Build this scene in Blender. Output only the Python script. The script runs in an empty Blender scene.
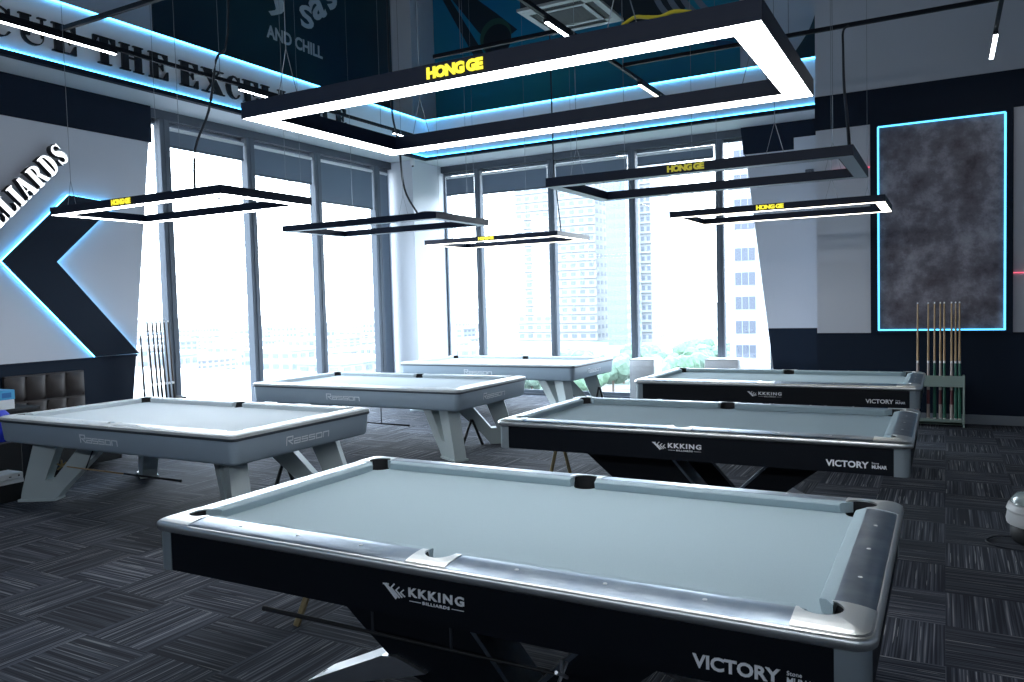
import bpy, bmesh, math, random
from mathutils import Vector, Matrix
random.seed(7)
SC = bpy.context.scene
COL = SC.collection
PI = math.pi

# ------------------------------------------------------------------ camera, sky, exposure
cam_d = bpy.data.cameras.new('camera'); cam = bpy.data.objects.new('camera', cam_d); COL.objects.link(cam)
SC.camera = cam
F = 789.0
YAW, PIT, ROL = math.radians(28.82), math.radians(-2.82), math.radians(-1.55)
f_ = Vector((-math.sin(YAW)*math.cos(PIT), math.cos(YAW)*math.cos(PIT), math.sin(PIT)))
r_ = Vector((math.cos(YAW), math.sin(YAW), 0)); u_ = r_.cross(f_)
rr = r_*math.cos(ROL)+u_*math.sin(ROL); uu = u_*math.cos(ROL)-r_*math.sin(ROL)
cam.matrix_world = Matrix(((rr.x, uu.x, -f_.x, 0), (rr.y, uu.y, -f_.y, 0), (rr.z, uu.z, -f_.z, 1.705), (0, 0, 0, 1)))
cam_d.sensor_width = 36; cam_d.lens = F/1024*36; cam_d.clip_end = 3000; cam_d.clip_start = .05

W = bpy.data.worlds.new('sky'); SC.world = W; W.use_nodes = True
nt = W.node_tree; nt.nodes.clear()
wo = nt.nodes.new('ShaderNodeOutputWorld'); bg = nt.nodes.new('ShaderNodeBackground')
tc = nt.nodes.new('ShaderNodeTexCoord'); sx = nt.nodes.new('ShaderNodeSeparateXYZ'); cr = nt.nodes.new('ShaderNodeValToRGB')
nt.links.new(tc.outputs['Generated'], sx.inputs[0]); nt.links.new(sx.outputs['Z'], cr.inputs[0])
cr.color_ramp.elements[0].position = 0.0; cr.color_ramp.elements[0].color = (.93, .97, 1.0, 1)
cr.color_ramp.elements[1].position = .8; cr.color_ramp.elements[1].color = (.70, .84, 1.0, 1)
nt.links.new(cr.outputs[0], bg.inputs[0]); nt.links.new(bg.outputs[0], wo.inputs[0])
bg.inputs[1].default_value = 11.0

SC.view_settings.view_transform = 'Standard'; SC.view_settings.look = 'None'
SC.view_settings.exposure = 0.3; SC.view_settings.gamma = 1.0; SC.view_settings.use_curve_mapping = False
SC.cycles.use_denoising = True
SC.cycles.max_bounces = 7; SC.cycles.diffuse_bounces = 4; SC.cycles.glossy_bounces = 3
SC.cycles.transparent_max_bounces = 12
SC.cycles.sample_clamp_indirect = 6.0; SC.cycles.caustics_reflective = False; SC.cycles.caustics_refractive = False

def portal(name, loc, rot, sx_, sy_):
    l = bpy.data.lights.new(name, 'AREA'); l.shape = 'RECTANGLE'; l.size = sx_; l.size_y = sy_
    l.cycles.is_portal = True
    o = bpy.data.objects.new(name, l); COL.objects.link(o); o.location = loc; o.rotation_euler = rot
portal('sky_portal', (-9.12, 9.05, 2.1), (0, -PI/2, 0), 4.2, 5.6)       # opening of the side windows
portal('sky_portal', (-5.5, 12.98, 2.1), (-PI/2, 0, 0), 6.0, 4.2)       # opening of the end windows



portal('sky_portal', (-1.25, -4.75, 4.0), (PI/2, 0, 0), 12.5, .4)        # unseen sky opening added behind the camera

# ------------------------------------------------------------------ materials
MATS = {}
def mat(name, col, rough=.6, metal=0, emis=None, es=0, noise=None, bump=None, spec=.5, stretch=None):
    """noise = (scale, colour2, detail); bump = (scale, strength)"""
    if name in MATS: return MATS[name]
    m = bpy.data.materials.new(name); m.use_nodes = True; MATS[name] = m
    n = m.node_tree; b = n.nodes['Principled BSDF']
    b.inputs['Base Color'].default_value = (*col, 1); b.inputs['Roughness'].default_value = rough
    b.inputs['Metallic'].default_value = metal; b.inputs['Specular IOR Level'].default_value = spec
    if emis: b.inputs['Emission Color'].default_value = (*emis, 1); b.inputs['Emission Strength'].default_value = es
    src = None
    if noise or bump:
        t = n.nodes.new('ShaderNodeTexCoord'); mp = n.nodes.new('ShaderNodeMapping')
        n.links.new(t.outputs['Object'], mp.inputs[0])
        if stretch: mp.inputs['Scale'].default_value = stretch
        src = mp.outputs[0]
    if noise:
        x = n.nodes.new('ShaderNodeTexNoise'); x.inputs['Scale'].default_value = noise[0]; x.inputs['Detail'].default_value = noise[2]
        n.links.new(src, x.inputs['Vector'])
        mx = n.nodes.new('ShaderNodeMix'); mx.data_type = 'RGBA'
        mr = n.nodes.new('ShaderNodeMapRange'); mr.inputs[1].default_value = .35; mr.inputs[2].default_value = .65
        n.links.new(x.outputs[0], mr.inputs[0]); n.links.new(mr.outputs[0], mx.inputs[0])
        mx.inputs[6].default_value = (*col, 1); mx.inputs[7].default_value = (*noise[1], 1)
        n.links.new(mx.outputs[2], b.inputs['Base Color'])
    if bump:
        x = n.nodes.new('ShaderNodeTexNoise'); x.inputs['Scale'].default_value = bump[0]; x.inputs['Detail'].default_value = 3
        n.links.new(src, x.inputs['Vector'])
        bp = n.nodes.new('ShaderNodeBump'); bp.inputs['Strength'].default_value = bump[1]; bp.inputs['Distance'].default_value = .01
        n.links.new(x.outputs[0], bp.inputs['Height']); n.links.new(bp.outputs[0], b.inputs['Normal'])
    return m

def glass_mat():
    m = bpy.data.materials.new('window_glass'); m.use_nodes = True; n = m.node_tree; n.nodes.clear()
    o = n.nodes.new('ShaderNodeOutputMaterial'); t = n.nodes.new('ShaderNodeBsdfTransparent'); g = n.nodes.new('ShaderNodeBsdfGlossy')
    lw = n.nodes.new('ShaderNodeLayerWeight'); pw = n.nodes.new('ShaderNodeMath'); pw.operation = 'POWER'; pw.inputs[1].default_value = 5
    fr = n.nodes.new('ShaderNodeMath'); fr.operation = 'MULTIPLY_ADD'; fr.inputs[1].default_value = .8; fr.inputs[2].default_value = .04; mx = n.nodes.new('ShaderNodeMixShader')
    n.links.new(lw.outputs['Facing'], pw.inputs[0]); n.links.new(pw.outputs[0], fr.inputs[0])
    t.inputs[0].default_value = (.95, .98, 1, 1); g.inputs['Roughness'].default_value = .01
    n.links.new(fr.outputs[0], mx.inputs[0]); n.links.new(t.outputs[0], mx.inputs[1]); n.links.new(g.outputs[0], mx.inputs[2])
    n.links.new(mx.outputs[0], o.inputs[0]); return m
M_GLASS = glass_mat()

def carpet_mat():
    m = bpy.data.materials.new('carpet_plank'); m.use_nodes = True; n = m.node_tree; b = n.nodes['Principled BSDF']
    L = n.links
    def nd(t, **k):
        x = n.nodes.new(t)
        for a, v in k.items(): setattr(x, a, v)
        return x
    def mt(op, a, b_=None, c=None):
        x = nd('ShaderNodeMath', operation=op)
        for i, v in enumerate((a, b_, c)):
            if v is None: continue
            if isinstance(v, (int, float)): x.inputs[i].default_value = v
            else: L.new(v, x.inputs[i])
        return x.outputs[0]
    t = nd('ShaderNodeTexCoord'); s = nd('ShaderNodeSeparateXYZ'); L.new(t.outputs['Object'], s.inputs[0])
    U = .5
    x = mt('DIVIDE', s.outputs[0], U); y = mt('DIVIDE', s.outputs[1], U)
    i = mt('FLOOR', x); j = mt('FLOOR', y)
    k = mt('FLOORED_MODULO', mt('ADD', i, j), 2)
    hor = mt('LESS_THAN', k, .5)                                   # plank lies along X in this square
    # plank id
    idx, idy = i, j
    across = mt('ADD', mt('MULTIPLY', y, hor), mt('MULTIPLY', x, mt('SUBTRACT', 1, hor)))
    along = mt('ADD', mt('MULTIPLY', x, hor), mt('MULTIPLY', y, mt('SUBTRACT', 1, hor)))
    cid = nd('ShaderNodeCombineXYZ'); L.new(idx, cid.inputs[0]); L.new(idy, cid.inputs[1]); L.new(hor, cid.inputs[2])
    wn = nd('ShaderNodeTexWhiteNoise', noise_dimensions='3D'); L.new(cid.outputs[0], wn.inputs['Vector'])
    cv = nd('ShaderNodeCombineXYZ'); L.new(mt('MULTIPLY', across, 46), cv.inputs[0]); L.new(mt('MULTIPLY', along, .45), cv.inputs[1])
    L.new(mt('MULTIPLY', wn.outputs['Value'], 60), cv.inputs[2])
    n1 = nd('ShaderNodeTexNoise'); n1.inputs['Scale'].default_value = 1; n1.inputs['Detail'].default_value = 2; L.new(cv.outputs[0], n1.inputs['Vector'])
    r1 = nd('ShaderNodeValToRGB'); e = r1.color_ramp.elements
    e[0].position = .42; e[0].color = (.018, .021, .030, 1); e[1].position = .60; e[1].color = (.070, .078, .10, 1)
    z = e.new(.72); z.color = (.23, .24, .26, 1)
    L.new(n1.outputs[0], r1.inputs[0])
    # rare pale dashes
    cw = nd('ShaderNodeCombineXYZ'); L.new(mt('MULTIPLY', across, 52), cw.inputs[0]); L.new(mt('MULTIPLY', along, 1.1), cw.inputs[1]); L.new(mt('MULTIPLY', wn.outputs['Value'], 97), cw.inputs[2])
    n2 = nd('ShaderNodeTexNoise'); n2.inputs['Scale'].default_value = 1; n2.inputs['Detail'].default_value = 0; L.new(cw.outputs[0], n2.inputs['Vector'])
    dash = mt('GREATER_THAN', n2.outputs[0], .76)
    mx = nd('ShaderNodeMix', data_type='RGBA'); L.new(mt('MULTIPLY', dash, .85), mx.inputs[0]); L.new(r1.outputs[0], mx.inputs[6]); mx.inputs[7].default_value = (.26, .27, .28, 1)
    tint = mt('MULTIPLY_ADD', wn.outputs['Value'], .5, .75)
    mu = nd('ShaderNodeMix', data_type='RGBA', blend_type='MULTIPLY'); mu.inputs[0].default_value = 1; L.new(mx.outputs[2], mu.inputs[6])
    cc = nd('ShaderNodeCombineXYZ'); [L.new(tint, cc.inputs[q]) for q in range(3)]; L.new(cc.outputs[0], mu.inputs[7])
    L.new(mu.outputs[2], b.inputs['Base Color']); b.inputs['Roughness'].default_value = .9
    b.inputs['Specular IOR Level'].default_value = .25
    return m

M_ALU = mat('brushed_aluminium', (.19, .235, .29), .32, 1, noise=(9, (.27, .32, .37), 4))
M_ALU2 = mat('cast_aluminium', (.72, .74, .73), .36, 1)
M_CHROME = mat('chrome', (.80, .82, .85), .34, 1)
M_FELT = mat('pale_teal_cloth', (.345, .44, .48), .95, noise=(220, (.36, .455, .495), 2), spec=.1)
M_FELT2 = mat('pale_grey_cloth', (.54, .60, .635), .95, noise=(220, (.56, .62, .655), 2), spec=.1)
M_BLACKAP = mat('black_apron', (.003, .005, .009), .45, spec=.22)
M_POST = mat('grey_corner_post', (.26, .31, .34), .4, .3)
M_BLACK = mat('black_rubber', (.008, .009, .011), .6)
M_DARKBOX = mat('dark_underframe', (.01, .011, .014), .8)
M_LOGO = mat('silver_lettering', (.85, .88, .92), .4)
M_RWHITE = mat('white_rail_cap', (.70, .74, .75), .32)
M_RBODY = mat('blue_grey_apron', (.36, .45, .53), .38)
M_RLEG = mat('pale_grey_leg', (.50, .58, .59), .4)
M_RTRIM = mat('dark_rail_trim', (.10, .12, .14), .4, .5)
M_OUTL = mat('pale_outline_lettering', (.85, .90, .94), .4)
M_WALL = mat('grey_wall_paint', (.56, .59, .66), .75, noise=(.8, (.58, .61, .68), 2))
M_WALL2 = mat('dark_navy_panel', (.006, .013, .028), .6, spec=.15)
M_DADO = mat('navy_ribbed_panel', (.009, .017, .033), .65, spec=.15)
M_FASCIA = mat('white_fascia', (.84, .88, .93), .6)
M_SOFFIT = mat('soffit_paint', (.60, .64, .68), .7)
M_COLUMN = mat('column_paint', (.64, .68, .74), .7)
M_FRAMEALU = mat('window_aluminium', (.13, .155, .19), .6, 0, spec=.2)
M_FRAMEDK = mat('window_header', (.07, .085, .11), .5, .2)
M_SHADE = mat('roller_shade_fabric', (.13, .16, .20), .9)
_n = M_SHADE.node_tree; _t = _n.nodes.new('ShaderNodeBsdfTranslucent'); _t.inputs[0].default_value = (.05, .062, .078, 1); _a = _n.nodes.new('ShaderNodeAddShader')
_n.links.new(_n.nodes['Principled BSDF'].outputs[0], _a.inputs[0]); _n.links.new(_t.outputs[0], _a.inputs[1]); _n.links.new(_a.outputs[0], _n.nodes['Material Output'].inputs[0])
M_LED = mat('blue_led', (.1, .5, .9), .5, emis=(.07, .48, 1.0), es=7)
M_LEDA = mat('blue_backlight', (.1, .5, .9), .5, emis=(.12, .55, 1.0), es=9)
M_LEDP = mat('panel_led', (.1, .5, .9), .5, emis=(.08, .42, .75), es=2.6)
M_LEDC = mat('cyan_led', (.1, .5, .9), .5, emis=(.09, .52, 1.0), es=7)
M_LIT = mat('lit_diffuser', (.9, .95, 1), .5, emis=(.93, .96, 1.0), es=17)
M_LITW = mat('warm_diffuser', (1, .95, .85), .5, emis=(1.0, .93, .80), es=5)
M_OFF = mat('unlit_diffuser', (.55, .60, .66), .4)
M_PEND = mat('pendant_black', (.006, .014, .038), .42, spec=.22)
M_PENDSIDE = mat('pendant_satin', (.012, .017, .028), .3, .2)
M_YEL = mat('yellow_sign', (1, .9, .1), .5, emis=(1, .88, .04), es=.8)
M_YELDIM = mat('dim_yellow_sign', (.5, .48, .08), .5, emis=(.9, .8, .05), es=.25)
M_CABLE = mat('dark_cable', (.02, .025, .035), .6)
M_WIRE = mat('steel_wire', (.25, .28, .32), .4, .8)
M_SIGN = mat('lit_white_lettering', (1, 1, 1), .5, emis=(.92, .96, 1), es=1.3)
M_BLACKLET = mat('black_lettering', (.008, .010, .016), .5)
M_TRACK = mat('track_black', (.008, .010, .016), .6, spec=.2)
M_WHITEPL = mat('white_plastic', (.75, .77, .78), .35)

# ------------------------------------------------------------------ mesh helpers
def obj(name, bm, m, parent=None, smooth=None, off=None):
    if off is not None: bmesh.ops.translate(bm, verts=bm.verts, vec=Vector(off))
    me = bpy.data.meshes.new(name)
    bmesh.ops.recalc_face_normals(bm, faces=bm.faces)
    bm.to_mesh(me); bm.free()
    ms = m if isinstance(m, (list, tuple)) else [m]
    for q in ms: me.materials.append(q)
    o = bpy.data.objects.new(name, me); COL.objects.link(o)
    if parent: o.parent = parent
    if smooth:
        me.polygons.foreach_set('use_smooth', [True]*len(me.polygons))
        me.set_sharp_from_angle(angle=math.radians(smooth))
    return o
def tag(o, label, cat, group=None, kind=None):
    o['label'] = label; o['category'] = cat
    if group: o['group'] = group
    if kind: o['kind'] = kind
    return o
def thing(name, label, cat, loc=(0, 0, 0), rz=0, group=None):
    o = bpy.data.objects.new(name, None); o.empty_display_size = .1; COL.objects.link(o); o.location = loc; o.rotation_euler = (0, 0, rz)
    return tag(o, label, cat, group)
def struct(o, label=None):
    o['kind'] = 'structure'
    if label: o['label'] = label
    return o
def copy_tree(o, parent=None):
    c = o.copy(); COL.objects.link(c); c.parent = parent
    for ch in KIDS(o): copy_tree(ch, c)
    return c
def KIDS(o): return [x for x in COL.objects if x.parent == o]

def NB(): return bmesh.new()
def box(bm, x0, x1, y0, y1, z0, z1, bev=0):
    vs = [bm.verts.new((x, y, z)) for z in (z0, z1) for y in (y0, y1) for x in (x0, x1)]
    fs = [bm.faces.new([vs[i] for i in q]) for q in ((0, 1, 3, 2), (4, 6, 7, 5), (0, 4, 5, 1), (2, 3, 7, 6), (0, 2, 6, 4), (1, 5, 7, 3))]
    if bev:
        es = {e for f in fs for e in f.edges}
        bmesh.ops.bevel(bm, geom=list(es), offset=bev, segments=2, profile=.5, affect='EDGES')
    return vs
def prism(bm, poly, axis, a0, a1):
    """poly: 2D points; axis 'x' (poly=y,z) 'y' (poly=x,z) 'z' (poly=x,y)"""
    def P(p, a): return {'x': (a, p[0], p[1]), 'y': (p[0], a, p[1]), 'z': (p[0], p[1], a)}[axis]
    A = [bm.verts.new(P(p, a0)) for p in poly]; B = [bm.verts.new(P(p, a1)) for p in poly]
    n = len(poly)
    bm.faces.new(A); bm.faces.new(B[::-1])
    for i in range(n): bm.faces.new((A[i], B[i], B[(i+1) % n], A[(i+1) % n]))
def tube(bm, pts, r, seg=8, r1=None, cap=True):
    pts = [Vector(p) for p in pts]; rings = []
    for i, p in enumerate(pts):
        d = (pts[min(i+1, len(pts)-1)]-pts[max(i-1, 0)]).normalized()
        a = d.orthogonal().normalized() if abs(d.z) > .95 else d.cross(Vector((0, 0, 1))).normalized()
        b = d.cross(a)
        R = r if r1 is None else r+(r1-r)*i/(len(pts)-1)
        rings.append([bm.verts.new(p+a*R*math.cos(2*PI*k/seg)+b*R*math.sin(2*PI*k/seg)) for k in range(seg)])
    for A, B in zip(rings, rings[1:]):
        for k in range(seg): bm.faces.new((A[k], A[(k+1) % seg], B[(k+1) % seg], B[k]))
    if cap: bm.faces.new(rings[0][::-1]); bm.faces.new(rings[-1])
def lathe(bm, prof, c=(0, 0, 0), seg=24, cap=True):
    rings = []
    for r, z in prof:
        rings.append([bm.verts.new((c[0]+r*math.cos(2*PI*k/seg), c[1]+r*math.sin(2*PI*k/seg), c[2]+z)) for k in range(seg)])
    for A, B in zip(rings, rings[1:]):
        for k in range(seg): bm.faces.new((A[k], A[(k+1) % seg], B[(k+1) % seg], B[k]))
    if cap: bm.faces.new(rings[0][::-1]); bm.faces.new(rings[-1])
def loft(bm, rings, closed=True, caps=False):
    R = [[bm.verts.new(p) for p in q] for q in rings]
    n = len(R[0])
    for A, B in zip(R, R[1:]):
        for k in range(n if closed else n-1): bm.faces.new((A[k], A[(k+1) % n], B[(k+1) % n], B[k]))
    if caps: bm.faces.new(R[0][::-1]); bm.faces.new(R[-1])
def smoothpts(pts, n=6):
    P = [Vector(p) for p in pts]; out = []
    for i in range(len(P)-1):
        a, b, c, d = P[max(i-1, 0)], P[i], P[i+1], P[min(i+2, len(P)-1)]
        for k in range(n):
            t = k/n
            out.append(.5*((2*b)+(c-a)*t+(2*a-5*b+4*c-d)*t*t+(3*b-a-3*c+d)*t**3))
    out.append(P[-1]); return out
def boolean(bmA, bmBs):
    """A minus every B, through the modifier stack; returns a bmesh"""
    meA = bpy.data.meshes.new('t'); bmesh.ops.recalc_face_normals(bmA, faces=bmA.faces); bmA.to_mesh(meA); bmA.free()
    a = bpy.data.objects.new('t', meA); COL.objects.link(a); tmp = []
    for bmB in bmBs:
        me = bpy.data.meshes.new('t'); bmesh.ops.recalc_face_normals(bmB, faces=bmB.faces); bmB.to_mesh(me); bmB.free()
        b = bpy.data.objects.new('t', me); COL.objects.link(b); tmp.append(b)
        md = a.modifiers.new('b', 'BOOLEAN'); md.operation = 'DIFFERENCE'; md.object = b; md.solver = 'EXACT'
    bpy.context.view_layer.update()
    dg = bpy.context.evaluated_depsgraph_get()
    me = bpy.data.meshes.new_from_object(a.evaluated_get(dg))
    out = bmesh.new(); out.from_mesh(me)
    for o in [a]+tmp:
        d = o.data; bpy.data.objects.remove(o); bpy.data.meshes.remove(d)
    bpy.data.meshes.remove(me)
    return out

def text_bm(body, w, h, depth=.004, bold=.02, spacing=1.0):
    """lettering in the XY plane fitted to w x h, lower-left corner at 0,0, thickness along Z"""
    c = bpy.data.curves.new('t', 'FONT'); c.body = body; c.size = 1; c.offset = bold; c.extrude = .5; c.space_character = spacing; c.resolution_u = 3
    o = bpy.data.objects.new('t', c); COL.objects.link(o); bpy.context.view_layer.update()
    dg = bpy.context.evaluated_depsgraph_get(); me = bpy.data.meshes.new_from_object(o.evaluated_get(dg))
    bm = bmesh.new(); bm.from_mesh(me); bpy.data.objects.remove(o); bpy.data.curves.remove(c); bpy.data.meshes.remove(me)
    xs = [v.co.x for v in bm.verts]; ys = [v.co.y for v in bm.verts]
    x0, x1, y0, y1 = min(xs), max(xs), min(ys), max(ys)
    for v in bm.verts:
        v.co = Vector(((v.co.x-x0)/(x1-x0)*w, (v.co.y-y0)/(y1-y0)*h, (v.co.z+.5)*depth))
    return bm
def merge(bm, other):
    me = bpy.data.meshes.new('t'); other.to_mesh(me); other.free(); bm.from_mesh(me); bpy.data.meshes.remove(me)
def onto(bm, origin, ux, uy):
    ux, uy = Vector(ux).normalized(), Vector(uy).normalized(); uz = ux.cross(uy)
    M = Matrix(((ux.x, uy.x, uz.x, origin[0]), (ux.y, uy.y, uz.y, origin[1]), (ux.z, uy.z, uz.z, origin[2]), (0, 0, 0, 1)))
    bmesh.ops.transform(bm, matrix=M, verts=bm.verts); return bm
def strokes_bm(lines, t, depth=.003):
    """thin straight strokes (list of polylines) of width t in the XY plane"""
    bm = NB()
    for pl in lines:
        for (a, b) in zip(pl, pl[1:]):
            a, b = Vector(a), Vector(b); d = (b-a).normalized(); n = Vector((-d.y, d.x))*t/2; e = d*t/2
            q = [a-e+n, a-e-n, b+e-n, b+e+n]
            prism(bm, [(p.x, p.y) for p in q], 'z', 0, depth)
    return bm

# --- fat-face slab letters for the wall lettering: each glyph is a set of polygons in a unit-high box
def arcband(cx, cy, ro, ri, a0, a1, dx=0, n=14):
    """crescent: outer ellipse ro=(rx,ry), inner ellipse ri shifted by dx"""
    out = []
    for k in range(n):
        a, b = a0+(a1-a0)*k/n, a0+(a1-a0)*(k+1)/n
        out.append([(cx+ro[0]*math.cos(a), cy+ro[1]*math.sin(a)), (cx+ro[0]*math.cos(b), cy+ro[1]*math.sin(b)),
                    (cx+dx+ri[0]*math.cos(b), cy+ri[1]*math.sin(b)), (cx+dx+ri[0]*math.cos(a), cy+ri[1]*math.sin(a))])
    return out
def R4(x0, x1, y0, y1): return [(x0, y0), (x1, y0), (x1, y1), (x0, y1)]
def glyph(ch):
    s = .05
    if ch == 'I': return .48, [R4(.1, .38, 0, 1), R4(0, .48, 0, s), R4(0, .48, 1-s, 1)]
    if ch == 'L': return .82, [R4(.08, .38, 0, 1), R4(0, .46, 1-s, 1), R4(0, .8, 0, s), [(.74, s), (.8, s), (.8, .36), (.76, .36)], [(.6, s), (.76, s), (.76, .2)]]
    if ch == 'E': return .86, [R4(.08, .38, 0, 1), R4(0, .8, 0, s), R4(0, .8, 1-s, 1), [(.6, s), (.8, s), (.8, .34), (.76, .34)], [(.6, 1-s), (.8, 1-s), (.8, .68), (.76, .68)],
                            R4(.38, .58, .48, .52), [(.5, .52), (.6, .66), (.6, .34), (.5, .48)]]
    if ch == 'T': return .92, [R4(.3, .6, 0, 1), R4(.18, .72, 0, s), R4(0, .9, 1-s, 1), [(0, .66), (.04, .66), (.2, 1-s), (0, 1-s)], [(.86, .66), (.9, .66), (.9, 1-s), (.7, 1-s)]]
    if ch == 'H': return 1.06, [R4(.08, .36, 0, 1), R4(.66, .94, 0, 1), R4(0, .44, 0, s), R4(0, .44, 1-s, 1), R4(.58, 1.02, 0, s), R4(.58, 1.02, 1-s, 1), R4(.36, .66, .47, .53)]
    if ch == 'N': return 1.02, [R4(.12, .17, 0, 1), R4(.80, .86, 0, 1), [(.08, 1), (.36, 1), (.86, 0), (.62, 0)], R4(0, .3, 0, s), R4(0, .3, 1-s, 1), R4(.68, 1.0, 1-s, 1)]
    if ch == 'X': return 1.02, [[(.06, 1), (.40, 1), (.94, 0), (.60, 0)], [(.78, 1), (.84, 1), (.20, 0), (.14, 0)], R4(0, .46, 1-s, 1), R4(.64, .98, 1-s, 1), R4(0, .34, 0, s), R4(.5, 1.0, 0, s)]
    if ch == 'A': return 1.0, [[(.34, 1), (.58, 1), (.92, 0), (.56, 0)], [(.36, .94), (.44, .96), (.16, 0), (.08, 0)], R4(0, .3, 0, s), R4(.48, .98, 0, s), [(.22, .3), (.6, .3), (.6, .35), (.22, .35)]]
    if ch == 'U': return .98, [R4(.08, .36, .3, 1), R4(0, .44, 1-s, 1), R4(.78, .84, .3, 1), R4(.66, .96, 1-s, 1)]+arcband(.46, .3, (.38, .31), (.32, .24), PI, 2*PI, .06)
    if ch == 'C': return .90, arcband(.45, .5, (.43, .51), (.26, .45), .62, 2*PI-.62, .08)+[R4(.76, .8, .62, .98), [(.66, .74), (.8, .62), (.8, .8)]]
    if ch == 'D': return .96, [R4(.08, .36, 0, 1), R4(0, .45, 0, s), R4(0, .45, 1-s, 1)]+arcband(.42, .5, (.46, .5), (.18, .45), -PI/2, PI/2)
    if ch == 'B': return .92, [R4(.08, .36, 0, 1), R4(0, .45, 0, s), R4(0, .45, 1-s, 1)]+arcband(.42, .75, (.36, .25), (.12, .20), -PI/2, PI/2)+arcband(.42, .265, (.42, .265), (.14, .215), -PI/2, PI/2)
    if ch == 'R': return .98, [R4(.08, .36, 0, 1), R4(0, .45, 0, s), R4(0, .45, 1-s, 1), [(.42, .5), (.66, .5), (.94, 0), (.66, 0)]]+arcband(.42, .74, (.40, .26), (.13, .21), -PI/2, PI/2)
    if ch == 'S':
        P = smoothpts([(.70, .80), (.58, .95, ), (.36, .97), (.15, .84), (.20, .64), (.42, .52), (.62, .36), (.62, .14), (.38, .03), (.14, .08), (.05, .24)][:0] or [Vector((a, b, 0)) for a, b in ((.68, .84), (.52, .96), (.32, .95), (.17, .78), (.28, .60), (.46, .48), (.60, .30), (.50, .10), (.32, .04), (.14, .12), (.07, .24))], 3)
        n = len(P); out = []
        def w(i): t = i/(n-1); return .025+.13*math.exp(-((t-.5)/.2)**2)
        for i in range(n-1):
            d = (P[i+1]-P[i]).normalized(); nn = Vector((-d.y, d.x, 0))
            a, b = w(i), w(i+1)
            out.append([(P[i]-nn*a).to_2d()[:], (P[i+1]-nn*b).to_2d()[:], (P[i+1]+nn*b).to_2d()[:], (P[i]+nn*a).to_2d()[:]])
        return .76, out+[R4(.66, .70, .66, .98), R4(.04, .08, .02, .34)]
def glyph_bm(ch, w, h, depth):
    gw, polys = glyph(ch); bm = NB()
    for p in polys: prism(bm, [(a/gw*w, b*h) for a, b in p], 'z', 0, depth)
    return bm

# ================================================================== THE ROOM
XW, YW = -9.0, 12.8           # inner faces of the side and end window walls
ZS, ZC = 4.32, 7.6            # soffit, ceiling
FX, FY = -8.25, 11.93         # faces of the hanging fascia
YN, XN = 11.56, -1.55         # nearer end wall and its step
b = NB(); box(b, -9.3, 6, -4.5, 13.1, -.15, 0); struct(obj('floor', b, carpet_mat()))
b = NB(); box(b, -9.3, 6, -4.5, 13.1, ZC, ZC+.2); struct(obj('ceiling', b, mat('dark_ceiling', (.05, .055, .065), .8)))
# left wall: solid up to the windows, then upper wall
b = NB(); box(b, -9.3, XW, -4.5, 6.22, 0, ZC); box(b, -9.3, XW, 6.22, YW+.3, ZS-.12, ZC); box(b, -9.3, XW, 11.8, YW+.3, 0, ZS-.12)
struct(obj('wall_left', b, M_WALL))
b = NB(); box(b, -9.3, -2.4, YW, YW+.3, ZS-.12, ZC); box(b, -2.4, XN+.2, YW, YW+.3, ZS-.12, ZC); box(b, -2.40, 6, YW, YW+.3, 0, ZS-.12)
box(b, -9.3, -8.46, YW, YW+.3, 0, ZS-.12)
struct(obj('wall_back', b, M_WALL))
b = NB(); box(b, XN, 6, YN, YW-.01, 0, ZC); struct(obj('wall_back_near', b, M_WALL))
b = NB(); box(b, 6, 6.2, -4.5, 13.1, 0, ZC); struct(obj('wall_right', b, M_WALL))
b = NB(); box(b, -9.3, 6.2, -4.7, -4.5, 4.2, ZC); box(b, -9.3, -7.5, -4.7, -4.5, 0, 4.2); box(b, 5.0, 6.2, -4.7, -4.5, 0, 4.2); box(b, -7.5, 5.0, -4.7, -4.5, 0, 3.8)
struct(obj('wall_front', b, M_WALL))                        # unseen strip opening behind the camera, added for fill light
# cladding with slanted ends
def slab_x(name, poly, x0, x1, m, lab=None):
    b = NB(); prism(b, poly, 'x', x0, x1); return struct(obj(name, b, m), lab)
def slab_y(name, poly, y0, y1, m, lab=None):
    b = NB(); prism(b, poly, 'y', y0, y1); return struct(obj(name, b, m), lab)
slab_x('trim_1', [(-4.4, 1.17), (6.37, 1.17), (6.70, 3.86), (-4.4, 3.86)], XW, -8.88, M_WALL, 'grey cladding of the side wall')
slab_x('trim_2', [(-4.4, 0), (6.22, 0), (6.37, 1.17), (-4.4, 1.17)], XW, -8.875, M_DADO, 'dark navy dado of the side wall')
slab_x('trim_3', [(-4.4, 3.86), (6.74, 3.86), (6.74, ZS), (-4.4, ZS)], XW, -8.865, M_WALL2, 'dark navy band above the side wall')
slab_y('trim_4', [(-2.73, 3.90), (-2.42, 1.19), (XN, 1.19), (XN, 3.90)], YW-.12, YW+.2, M_WALL, 'grey cladding beside the end windows')
slab_y('trim_5', [(-2.42, 1.19), (-2.28, 0), (XN, 0), (XN, 1.19)], YW-.125, YW+.2, M_DADO)
slab_y('trim_6', [(-2.76, 3.90), (XN, 3.90), (XN, ZS), (-2.80, ZS)], YW-.14, YW+.2, M_WALL2)
b = NB(); box(b, -2.0, -1.62, YW-.2, YW-.14, 3.83, 4.06); struct(obj('trim_7', b, M_WALL))
# near end wall: dado, band, baseboard
b = NB(); box(b, XN-.006, 5.9, YN-.02, YN, 0, 1.16); struct(obj('trim_8', b, M_DADO))
b = NB(); box(b, XN-.006, 5.9, YN-.024, YN, 3.92, 4.37); struct(obj('trim_9', b, M_WALL2))
b = NB(); box(b, XN, 5.9, YN-.04, YN-.02, 0, .12, .004); struct(obj('baseboard_back', b, mat('grey_baseboard', (.20, .23, .27), .5)))
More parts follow.
